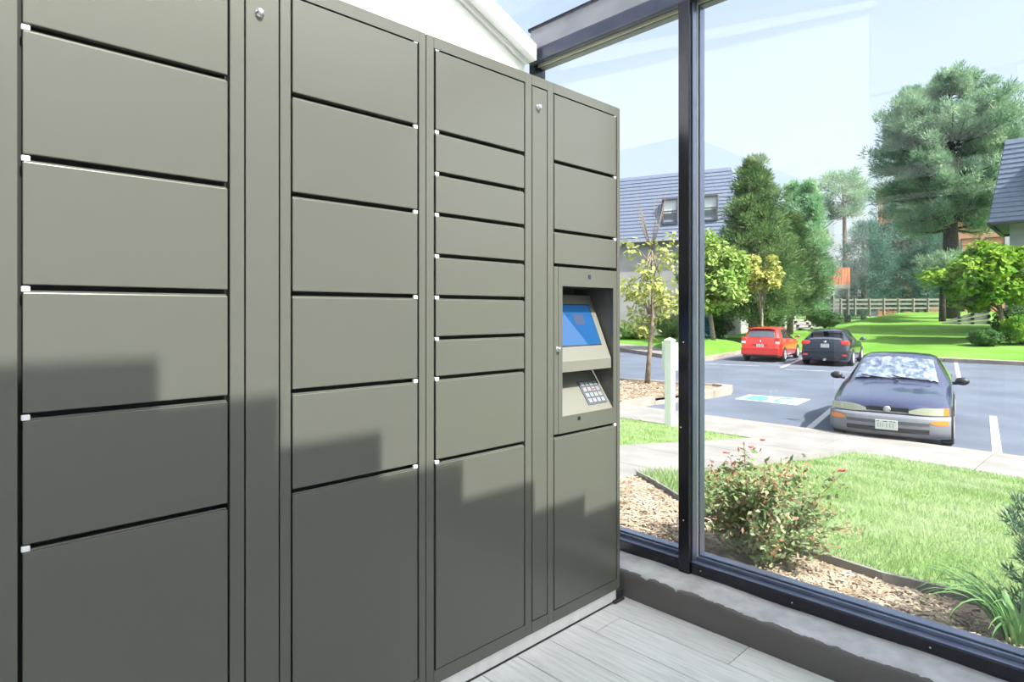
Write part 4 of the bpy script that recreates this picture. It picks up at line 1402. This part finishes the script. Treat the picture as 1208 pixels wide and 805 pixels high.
def retaining(px0, px1, dep0, dep1, h0, h1, label, rows_=4):
    a, b_ = Vector((*site(px0, dep0), 0)), Vector((*site(px1, dep1), 0))
    root = empty('retaining_wall', (a.x, a.y, farz(a.x, a.y))); tag(root, label, 'wall')
    d_ = (b_ - a).normalized(); n_ = Vector((-d_.y, d_.x, 0))
    if n_.dot(a - CAM) < 0: n_ = -n_
    za, zb2 = farz(a.x, a.y) - .1, farz(b_.x, b_.y) - .1
    for k in range(rows_):
        for s_ in range(3):
            t0, t1 = s_ / 3 + .004, (s_ + 1) / 3 - .004
            hA0, hA1 = h0 * k / rows_, h0 * (k + 1) / rows_ - .05
            p, q = a.lerp(b_, t0), a.lerp(b_, t1)
            hh0, hh1 = h0 + (h1 - h0) * t0, h0 + (h1 - h0) * t1
            offk = n_ * (.22 * k)
            b0, b1 = za + (zb2 - za) * t0 + hh0 * k / rows_, za + (zb2 - za) * t1 + hh1 * k / rows_
            t0z, t1z = za + (zb2 - za) * t0 + hh0 * (k + 1) / rows_ - .04, za + (zb2 - za) * t1 + hh1 * (k + 1) / rows_ - .04
            vs2 = [p + offk + up * b0, q + offk + up * b1, q + offk + n_ * .6 + up * b1, p + offk + n_ * .6 + up * b0, p + offk + up * t0z, q + offk + up * t1z, q + offk + n_ * .6 + up * t1z, p + offk + n_ * .6 + up * t0z]
            MB().add(vs2, [(0, 1, 5, 4), (1, 2, 6, 5), (2, 3, 7, 6), (3, 0, 4, 7), (4, 5, 6, 7), (0, 1, 2, 3)]).build('timber_course', mat('pale_timber', (.26, .26, .255), .9, col2=(.34, .335, .32), nscale=4), root)
    for k in range(rows_):
        for t_ in (.02, .36, .64, .97):
            hh = h0 + (h1 - h0) * t_
            if hh / rows_ < .12: continue
            p = a.lerp(b_, t_) + n_ * (.22 * k - .05) + up * (za + (zb2 - za) * t_ + hh * (k + .25) / rows_)
            MB().box((p.x - .09, p.y - .05, p.z), (p.x + .09, p.y + .05, p.z + hh / rows_ * .5)).build('tie_end', blackplastic, root)
    return root


retaining(925, 975, 44.5, 45.5, 1.45, .45, 'stepped pale timber retaining wall between the dense pine and a clipped bush')
retaining(1168, 1112, 40.5, 42.0, 1.25, .30, 'stepped pale timber retaining wall beside the grey right hand block', 3)

# ================================================================== PLANTS
def leaf_cloud(centres, radii, n_each, size, flat_=.6, squash=.8, aspect=.6):
    """quads scattered on blobs; centres (k,3), radii (k,)"""
    C_ = np.repeat(np.asarray(centres), n_each, axis=0)
    R_ = np.repeat(np.asarray(radii), n_each)
    n_ = len(C_)
    d = RNG.normal(size=(n_, 3)); d /= np.linalg.norm(d, axis=1)[:, None]
    rr = R_ * RNG.random(n_) ** .45
    p = C_ + d * rr[:, None] * np.array([1, 1, squash])
    nrm = d * (1 - flat_) + np.array([0, 0, 1.0]) * flat_ + RNG.normal(size=(n_, 3)) * .45
    nrm /= np.linalg.norm(nrm, axis=1)[:, None]
    t = np.cross(nrm, RNG.normal(size=(n_, 3))); t /= np.linalg.norm(t, axis=1)[:, None] + 1e-9
    b2 = np.cross(nrm, t)
    s_ = size * RNG.uniform(.6, 1.35, n_)[:, None]
    v = np.stack([p - t * s_, p + b2 * s_ * aspect - t * s_ * .1, p + t * s_, p - b2 * s_ * aspect - t * s_ * .1], 1).reshape(-1, 3)
    f = np.arange(n_ * 4).reshape(-1, 4)
    return v, f


def needle_cloud(centres, radii, dirs, n_each, ln, wd):
    C_ = np.repeat(np.asarray(centres), n_each, axis=0)
    R_ = np.repeat(np.asarray(radii), n_each)
    D_ = np.repeat(np.asarray(dirs), n_each, axis=0)
    n_ = len(C_)
    d = RNG.normal(size=(n_, 3)); d /= np.linalg.norm(d, axis=1)[:, None]
    p = C_ + d * (R_ * RNG.random(n_) ** .5)[:, None] * np.array([1, 1, .85])
    g = d * .8 + D_ * .6 + RNG.normal(size=(n_, 3)) * .35 + np.array([0, 0, .45])
    g /= np.linalg.norm(g, axis=1)[:, None]
    w = np.cross(g, RNG.normal(size=(n_, 3))); w /= np.linalg.norm(w, axis=1)[:, None] + 1e-9
    L_ = ln * RNG.uniform(.6, 1.3, n_)[:, None]
    v = np.stack([p - w * wd, p + w * wd, p + g * L_], 1).reshape(-1, 3)
    return v, np.arange(n_ * 3).reshape(-1, 3)


def fol(name, c1, c2, ns=.9, tr=.3):
    return mat(name, c1, .75, col2=c2, nscale=ns, detail=5, translucent=tr, spec=.15, lo=.38, hi=.64)


def broadleaf(name, label, base, h, crown_c, crown_r, m_leaf, m_bark, n_blob, n_each, leaf, trunk_r, cat='tree', group=None, blob=.38, lean=(0, 0), seed=1, bare=0):
    rs = np.random.default_rng(seed)
    root = empty(name, base); tag(root, label, cat, group)
    b0 = Vector(base); cc_ = Vector(crown_c)
    tp = Vector((cc_.x + lean[0], cc_.y + lean[1], base[2] + h * .85))
    tr = MB()
    mid = b0.lerp(tp, .45) + Vector((rs.normal() * .08, rs.normal() * .08, 0))
    tr.tube([b0 - Vector((0, 0, .15)), b0.lerp(mid, .5), mid, mid.lerp(tp, .5), tp], [trunk_r * 1.25, trunk_r, trunk_r * .8, trunk_r * .5, trunk_r * .15], 9)
    d = rs.normal(size=(n_blob, 3)); d /= np.linalg.norm(d, axis=1)[:, None]
    rr = rs.random(n_blob) ** .42
    cen = np.array(crown_c) + d * rr[:, None] * np.array(crown_r)
    rad = blob * np.min(crown_r) * rs.uniform(.7, 1.3, n_blob)
    brs = MB()
    for k in range(min(n_blob, 26)):
        t = rs.uniform(.35, .95)
        s0 = b0.lerp(tp, t) if t > .45 else b0.lerp(mid, t / .45)
        e0 = Vector(cen[k])
        brs.tube([s0, s0.lerp(e0, .5) + Vector((0, 0, .12 * (e0 - s0).length)), e0], [trunk_r * .35, trunk_r * .22, trunk_r * .06], 5)
    for k in range(bare):
        s0 = tp - Vector((0, 0, .5)); a = rs.uniform(0, 6.28)
        e0 = tp + Vector((math.cos(a) * .45, math.sin(a) * .45, rs.uniform(.5, 1.5)))
        brs.tube([s0, s0.lerp(e0, .5), e0], [trunk_r * .22, trunk_r * .15, trunk_r * .05], 4)
    tr.build('trunk', m_bark, root)
    brs.build('branches', m_bark, root)
    v, f = leaf_cloud(cen, rad, n_each, leaf)
    np_mesh('foliage', v, f, m_leaf, root)
    return root


def pine(name, label, base, h, r_max, m_leaf, m_bark, trunk_r, clear=.12, layers=22, per=7, n_each=60, ln=.28, wd=.016, shape='cone', puff=.45, droop=.0, seed=1, cat='tree', group=None):
    rs = np.random.default_rng(seed)
    root = empty(name, base); tag(root, label, cat, group)
    b0 = Vector(base)
    lean = Vector((rs.normal() * .02, rs.normal() * .02, 0))
    tr = MB().tube([b0 - Vector((0, 0, .3)), b0 + Vector((0, 0, h * .3)) + lean * h * .3, b0 + Vector((0, 0, h * .7)) + lean * h * .6, b0 + Vector((0, 0, h * .97)) + lean * h], [trunk_r * 1.2, trunk_r, trunk_r * .6, trunk_r * .12], 9)
    tr.build('trunk', m_bark, root)
    cen, rad, dr = [], [], []
    br = MB()
    for L_ in range(layers):
        t = (L_ + rs.uniform(0, .6)) / layers
        z = clear + (1 - clear) * t
        if shape == 'cone':
            R_ = r_max * (1 - t) ** .8 * (1 - .5 * max(0, .12 - t) / .12) + .12 * r_max * (1 - t) * 0 + .06 * r_max
        elif shape == 'round':
            R_ = r_max * math.sqrt(max(0.02, 1 - (2 * t - .85) ** 2 / 1.35)) * (1 if t < .9 else .6)
        else:
            R_ = r_max * (math.sin(math.pi * min(1, t * .95 + .18))) ** .7
        for k in range(per):
            a = rs.uniform(0, 2 * math.pi)
            rr = R_ * rs.uniform(.72, 1.12)
            dv = Vector((math.cos(a), math.sin(a), 0))
            s0 = b0 + lean * h * z + Vector((0, 0, h * z))
            tip = s0 + dv * rr + Vector((0, 0, rr * (rs.uniform(-.10, .42) - droop)))
            if k < 4 or rr > 1.0:
                br.tube([s0, s0.lerp(tip, .55) - Vector((0, 0, .06 * rr)), tip], [trunk_r * .22 * (1 - t * .6), trunk_r * .14 * (1 - t * .6), .008], 4, caps=False)
            nb_ = max(2, int(rr / (puff * .75)))
            for q in range(nb_):
                s_ = .30 + .70 * (q + 1) / nb_
                pt = s0.lerp(tip, s_) + Vector((rs.normal(), rs.normal(), rs.normal() * .5)) * puff * .30
                cen.append(pt[:]); rad.append(puff * rs.uniform(.65, 1.15) * (1.0 if t < .8 else .75)); dr.append((dv * .8 + Vector((0, 0, .35)))[:])
    for q in range(5):
        pt = b0 + lean * h + Vector((rs.normal() * .1, rs.normal() * .1, h * (.93 + .016 * q)))
        cen.append(pt[:]); rad.append(puff * .45); dr.append((0, 0, 1))
    br.build('branches', m_bark, root)
    v, f = needle_cloud(cen, rad, dr, n_each, ln, wd)
    np_mesh('foliage', v, f, m_leaf, root)
    return root


def bush(name, label, c, r, m_leaf, n_, leaf, cat='shrub', group=None, seed=3):
    root = empty(name, (c[0], c[1], c[2])); tag(root, label, cat, group)
    rs = np.random.default_rng(seed)
    st_ = MB()
    for k in range(7):
        a = rs.uniform(0, 6.28); q = rs.uniform(.3, .8)
        st_.tube([(c[0], c[1], c[2] - .08), (c[0] + math.cos(a) * r[0] * q * .5, c[1] + math.sin(a) * r[1] * q * .5, c[2] + r[2] * .8), (c[0] + math.cos(a) * r[0] * q, c[1] + math.sin(a) * r[1] * q, c[2] + r[2] * 1.5)], [.03, .02, .006], 5)
    st_.build('stems', barkm, root)
    d = RNG.normal(size=(n_, 3)); d /= np.linalg.norm(d, axis=1)[:, None]
    ph = 1 + .10 * np.sin(d[:, 0] * 7 + d[:, 1] * 5) + .08 * np.sin(d[:, 2] * 9 + d[:, 0] * 4)
    p = np.array([c[0], c[1], c[2] + r[2]]) + d * (RNG.random(n_) ** .22 * ph)[:, None] * np.array(r)
    nrm = d + RNG.normal(size=(n_, 3)) * .5; nrm /= np.linalg.norm(nrm, axis=1)[:, None]
    t = np.cross(nrm, RNG.normal(size=(n_, 3))); t /= np.linalg.norm(t, axis=1)[:, None]
    b2 = np.cross(nrm, t); s_ = leaf * RNG.uniform(.6, 1.3, n_)[:, None]
    p[:, 2] = np.maximum(p[:, 2], c[2] + .01)
    v = np.stack([p - t * s_, p + b2 * s_ * .6, p + t * s_, p - b2 * s_ * .6], 1).reshape(-1, 3)
    np_mesh('foliage', v, np.arange(n_ * 4).reshape(-1, 4), m_leaf, root)
    return root


def gbase(px, dep):
    x, y = site(px, dep)
    return (x, y, farz(x, y) if y > 32 else zt(y))


f_pine = fol('pine_needles', (.07, .15, .055), (.20, .31, .12), 1.1)
f_pine2 = fol('dark_conifer', (.055, .12, .05), (.14, .22, .085), 1.1)
f_light = fol('light_conifer', (.22, .42, .23), (.40, .58, .36), .8)
f_blue = fol('blue_conifer', (.075, .17, .14), (.16, .28, .23), .7)
f_big = fol('big_pine_needles', (.16, .30, .19), (.36, .50, .33), .7)
f_green = fol('fresh_leaves', (.17, .31, .06), (.37, .48, .15), 1.2, .35)
f_yellow = fol('yellow_leaves', (.34, .38, .10), (.50, .50, .17), 1.5, .35)
f_sap = fol('sapling_leaves', (.32, .38, .11), (.50, .53, .20), 1.5, .35)
f_maple = fol('maple_leaves', (.10, .26, .025), (.30, .46, .06), 1.0, .35)
f_hedge = fol('hedge_leaves', (.04, .115, .035), (.10, .20, .06), 2.5)
f_sage = fol('sage_leaves', (.17, .27, .10), (.28, .38, .16), 2.5)

darkbark = mat('dark_bark', (.030, .027, .024), .95, col2=(.06, .052, .045), nscale=8, bump=.6, bscale=25)
# conifers and trees beyond the parking lot
pine('pine_tree', 'tall dense pine rising behind the red hatchback', gbase(888, 37.5), zat(188, 37.5) - gbase(888, 37.5)[2], 3.05, f_pine, barkm, .24, .10, 26, 10, 75, .26, .030, 'cone', .55, seed=11)
pine('pine_tree', 'shorter dark conifer crowded against the dense pine', gbase(932, 41), zat(252, 41) - gbase(932, 41)[2], 2.1, f_pine2, barkm, .18, .20, 18, 8, 75, .25, .030, 'cone', .50, seed=12)
pine('pine_tree', 'slim pale green conifer between the dense pine and the wooden deck', gbase(934, 54), zat(219, 54) - gbase(934, 54)[2], 2.1, f_light, barkm, .16, .15, 20, 8, 70, .30, .036, 'cone', .55, seed=13)
pine('pine_tree', 'broad pale green conifer in front of the wooden deck', gbase(954, 48.5), zat(216, 48.5) - gbase(954, 48.5)[2], 2.05, f_light, barkm, .18, .10, 20, 9, 70, .30, .036, 'cone', .58, seed=14)
pine('pine_tree', 'far pine with a bare trunk and flat rounded crown', gbase(1000, 66), zat(203, 66) - gbase(1000, 66)[2], 2.65, f_big, barkm, .30, .70, 7, 8, 60, .34, .036, 'round', .70, seed=15)
pine('pine_tree', 'bluish conifer standing behind the rail fence by the deck', gbase(1019, 60.5), zat(262, 60.5) - gbase(1019, 60.5)[2], 2.5, f_blue, barkm, .2, .08, 16, 7, 50, .32, .036, 'round', .75, seed=16)
pine('pine_tree', 'tall bluish conifer standing before the orange brick building', gbase(1062, 67.5), zat(232, 67.5) - gbase(1062, 67.5)[2], 3.9, f_blue, barkm, .24, .06, 20, 8, 50, .32, .036, 'round', .80, seed=17)
pine('pine_tree', 'low bluish conifer filling in under the big pine', gbase(1093, 60), zat(268, 60) - gbase(1093, 60)[2], 2.5, f_blue, barkm, .2, .06, 15, 7, 50, .32, .036, 'round', .75, seed=18)
pine('pine_tree', 'very tall wide crowned pine with a thick dark trunk on the far lawn', gbase(1122, 46), zat(88, 46) - gbase(1122, 46)[2], 5.0, f_big, darkbark, .50, .36, 24, 9, 85, .34, .035, 'round', .58, seed=19)
pine('pine_tree', 'slender dark trunked conifer close beside the very tall pine', gbase(1112, 44), zat(300, 44) - gbase(1112, 44)[2], 1.6, f_big, darkbark, .20, .55, 7, 6, 55, .28, .026, 'round', .5, seed=20)
mb_ = gbase(1186, 31.8)
mc = site(1160, 32)
broadleaf('maple_tree', 'leafy bright green maple with a pale slanting trunk by the grey block', mb_, 4.6, (mc[0], mc[1], zat(328, 32)), (2.7, 2.0, 1.55), f_maple, barklight, 60, 210, .15, .13, seed=21, lean=(.3, 0))
gb = gbase(842, 31.5)
gb = (gb[0], gb[1], -.24)
gc = site(837, 31.5)
broadleaf('broadleaf_tree', 'round fresh green tree to the side of the red hatchback', gb, 4.6, (gc[0], gc[1], zat(332, 31.5)), (1.85, 1.85, 2.35), f_green, barklight, 56, 200, .14, .11, seed=22)
gy = site(898, 33.2)
broadleaf('broadleaf_tree', 'small yellow green tree in front of the dense pine', (gy[0], gy[1], farz(*gy) if gy[1] > 32 else -.8), 4.9, (gy[0], gy[1], zat(326, 33.2)), (1.15, 1.0, 1.15), f_yellow, barklight, 24, 130, .13, .07, seed=23)
broadleaf('sapling', 'sparse yellow green sapling with bare upper twigs on the parking island', (-8.45, 15.0, -.85), 5.0, (-8.35, 15.1, 2.0), (1.0, 1.0, 1.75), f_sap, mat('sapling_bark', (.24, .20, .16), .95, col2=(.13, .10, .08), nscale=10), 44, 26, .085, .065, seed=24, blob=.30, bare=12)

# shrubs
hl = gbase(748, 43)
bush('hedge', 'low rounded green hedge under the apartment block windows', (hl[0], hl[1], farz(hl[0], hl[1])), (1.3, 1.0, .62), f_sage, 5000, .07, 'hedge', seed=31)
hl = gbase(795, 43)
bush('hedge', 'taller spreading hedge beside the low rounded one at the apartment block', (hl[0], hl[1], farz(hl[0], hl[1])), (1.7, 1.1, .80), f_sage, 6000, .07, 'hedge', seed=32)
hl = gbase(843, 41)
bush('hedge', 'dark clipped hedge below the round fresh green tree', (hl[0], hl[1], farz(hl[0], hl[1])), (1.2, .9, .88), f_hedge, 6000, .06, 'hedge', seed=33)
hl = gbase(973, 43.5)
bush('hedge', 'dark clipped bush leaning over the timber retaining wall', (hl[0], hl[1], farz(hl[0], hl[1]) + .1), (1.15, .8, .62), f_hedge, 6000, .06, 'hedge', seed=34)
hl = gbase(1162, 30.6)
bush('shrub', 'low grey green shrub at the foot of the maple', (hl[0], hl[1], farz(hl[0], hl[1])), (.75, .62, .42), f_hedge, 4500, .045, 'shrub', seed=35)
hl = gbase(1206, 30.4)
bush('shrub', 'bright green leafy shrub right of the maple trunk', (hl[0], hl[1], farz(hl[0], hl[1])), (.95, .75, .72), f_maple, 6000, .055, 'shrub', seed=36)
hl = gbase(1197, 32.6)
bush('shrub', 'tall dark shrub behind the maple against the grey wall', (hl[0], hl[1], farz(hl[0], hl[1])), (1.0, .65, .85), f_hedge, 5000, .06, 'shrub', seed=37)

# ---------------- rose bush at the window
def rose():
    rs = np.random.default_rng(41)
    bx0, by0 = .17, 2.98
    bz0 = nlaw(bx0, by0) + .02
    root = empty('rose_bush', (bx0, by0, bz0)); tag(root, 'rose bush with pink red blooms and reddish tips in the mulch bed', 'shrub')
    st_ = MB()
    tips = []
    for k in range(60):
        a = rs.uniform(0, 6.28)
        reach = rs.uniform(.05, .38)
        hh = rs.uniform(.22, .60) * (1.05 - reach * .9)
        s0 = Vector((bx0 + math.cos(a) * .05, by0 + math.sin(a) * .05, bz0 - .01))
        e0 = Vector((bx0 + math.cos(a) * reach, by0 + math.sin(a) * reach * .8, bz0 + hh))
        mdl = s0.lerp(e0, .5) + Vector((0, 0, .06))
        st_.tube([s0, mdl, e0], [.005, .0035, .002], 5)
        tips.append((s0, mdl, e0))
    for (tx, ty_, th_) in ((.50, 3.10, .47), (.44, 3.02, .36), (.56, 3.06, .25)):
        s0 = Vector((bx0 + .06, by0, bz0)); e0 = Vector((tx, ty_, bz0 + th_))
        mdl = s0.lerp(e0, .55) + Vector((0, 0, .05))
        st_.tube([s0, mdl, e0], [.005, .0035, .002], 5); tips.append((s0, mdl, e0))
    st_.build('stems', mat('rose_stem', (.16, .15, .06), .7, col2=(.25, .12, .07), nscale=12), root)
    P_, T_ = [], []
    for (s0, mdl, e0) in tips:
        for q in range(105):
            t = rs.uniform(.18, 1.0)
            p = (s0.lerp(mdl, t * 2) if t < .5 else mdl.lerp(e0, t * 2 - 1)) + Vector(rs.normal(size=3) * .030)
            P_.append(p[:]); T_.append(t + rs.normal() * .08)
    P_ = np.array(P_); T_ = np.array(T_)
    def leaves(mask, m_, nm, sz):
        p = P_[mask]; n_ = len(p)
        nrm = RNG.normal(size=(n_, 3)) * .55 + np.array([0, -.1, .8]); nrm /= np.linalg.norm(nrm, axis=1)[:, None]
        t = np.cross(nrm, RNG.normal(size=(n_, 3))); t /= np.linalg.norm(t, axis=1)[:, None]
        b2 = np.cross(nrm, t); s_ = sz * RNG.uniform(.6, 1.35, n_)[:, None]
        v = np.stack([p - t * s_, p - t * s_ * .2 + b2 * s_ * .55, p + t * s_, p - t * s_ * .2 - b2 * s_ * .55], 1).reshape(-1, 3)
        np_mesh(nm, v, np.arange(n_ * 4).reshape(-1, 4), m_, root)['kind'] = 'stuff'
    rnd = rs.random(len(P_))
    redm = (T_ > .86) & (rnd < .55) | (rnd < .05)
    palem = (~redm) & (rnd > .72)
    leaves(~redm & ~palem, mat('rose_leaf', (.12, .21, .07), .55, col2=(.24, .33, .14), nscale=14, translucent=.3), 'foliage', .0175)
    leaves(palem, mat('pale_rose_leaf', (.29, .33, .17), .6, col2=(.40, .41, .25), nscale=14, translucent=.3), 'pale_foliage', .016)
    leaves(redm, mat('red_rose_leaf', (.24, .10, .06), .6, col2=(.36, .20, .11), nscale=14, translucent=.3), 'reddish_tips', .0135)
    pet = mat('rose_petal', (.62, .10, .10), .55, col2=(.72, .20, .20), nscale=30, translucent=.2)
    for (x, y, z, s_) in ((.50, 3.10, .48, .020), (.10, 3.02, .54, .016), (.19, 2.95, .60, .014), (-.02, 2.98, .50, .013), (.24, 3.02, .36, .012), (.30, 2.9, .46, .011), (-.12, 2.92, .36, .012)):
        fl = MB()
        for ring_, nn_ in ((0, 5), (1, 5), (2, 4)):
            for k in range(nn_):
                a = 2 * math.pi * k / nn_ + ring_ * .6
                rr = s_ * (1.15 - .33 * ring_)
                d_ = Vector((math.cos(a), math.sin(a), 0)); q_ = Vector((-math.sin(a), math.cos(a), 0))
                c0 = Vector((x, y, bz0 + z))
                fl.add([c0, c0 + d_ * rr * .7 - q_ * rr * .6 + up * rr * (.25 + .3 * ring_), c0 + d_ * rr + up * rr * (.55 + .35 * ring_), c0 + d_ * rr * .7 + q_ * rr * .6 + up * rr * (.25 + .3 * ring_)], [(0, 1, 2, 3)], True)
        fl.build('bloom', pet, root)
    return root


rose()


# ---------------- daylily clump: each strap leaf is a part
def daylily():
    rs = np.random.default_rng(43)
    bx0, by0 = 1.17, 2.92
    bz0 = nlaw(bx0, by0) + .02
    root = empty('daylily', (bx0, by0, bz0)); tag(root, 'clump of arching strap leaved daylily in the mulch bed', 'plant')
    lm = mat('daylily_leaf', (.09, .22, .07), .45, col2=(.17, .33, .12), nscale=8, translucent=.25)
    for k in range(44):
        a = rs.uniform(0, 6.28)
        if k < 16: a = rs.uniform(2.2, 4.2)
        ln = rs.uniform(.26, .46); wv = rs.uniform(.0055, .009)
        s0 = Vector((bx0 + math.cos(a) * rs.uniform(.0, .06), by0 + math.sin(a) * rs.uniform(0, .05), bz0))
        d_ = Vector((math.cos(a), math.sin(a), 0)); q_ = Vector((-math.sin(a), math.cos(a), 0))
        th = math.radians(rs.uniform(62, 86)); bend = math.radians(rs.uniform(90, 165))
        p = s0.copy(); vs2 = []
        n_ = 9
        for i in range(n_ + 1):
            t = i / n_
            w = wv * (1 - t ** 2.2) + .0006
            ang = th - bend * t ** 1.5
            side_n = (d_ * math.sin(ang) * -1 + up * math.cos(ang))
            vs2 += [p - q_ * w, p - side_n * w * .35, p + q_ * w]
            p = p + (d_ * math.cos(ang) + up * math.sin(ang)) * ln / n_
            if p.z < bz0 + .012: p.z = bz0 + .012
        fs2 = []
        for i in range(n_):
            b2 = i * 3
            fs2 += [(b2, b2 + 1, b2 + 4, b2 + 3), (b2 + 1, b2 + 2, b2 + 5, b2 + 4)]
        MB().add(vs2, fs2, True).build('leaf', lm, root)
    return root


daylily()


def juniper():
    rs = np.random.default_rng(45)
    bx0, by0 = 1.30, 3.16
    bz0 = nlaw(bx0, by0) + .02
    root = empty('juniper', (bx0, by0, bz0)); tag(root, 'feathery blue green juniper rising behind the daylily', 'shrub')
    st_ = MB(); cen, rad, dr = [], [], []
    for k in range(34):
        a = rs.uniform(0, 6.28); rch = rs.uniform(.06, .34); hh = rs.uniform(.16, .66) * (1.1 - rch)
        s0 = Vector((bx0, by0, bz0 + hh * .25)); e0 = Vector((bx0 + math.cos(a) * rch, by0 + math.sin(a) * rch, bz0 + hh))
        st_.tube([Vector((bx0, by0, bz0 - .01)), s0, e0], [.010, .006, .0015], 5)
        for q in range(8):
            t = .25 + .75 * (q + 1) / 8
            cen.append((s0.lerp(e0, t) + Vector(rs.normal(size=3) * .012))[:]); rad.append(.035 * (1.25 - .6 * t)); dr.append(((e0 - s0).normalized() * 1.2)[:])
    st_.build('stems', barkm, root)
    v, f = needle_cloud(cen, rad, dr, 30, .035, .0030)
    np_mesh('foliage', v, f, mat('juniper_needles', (.045, .13, .07), .7, col2=(.10, .21, .12), nscale=9, translucent=.15), root)['kind'] = 'stuff'


juniper()
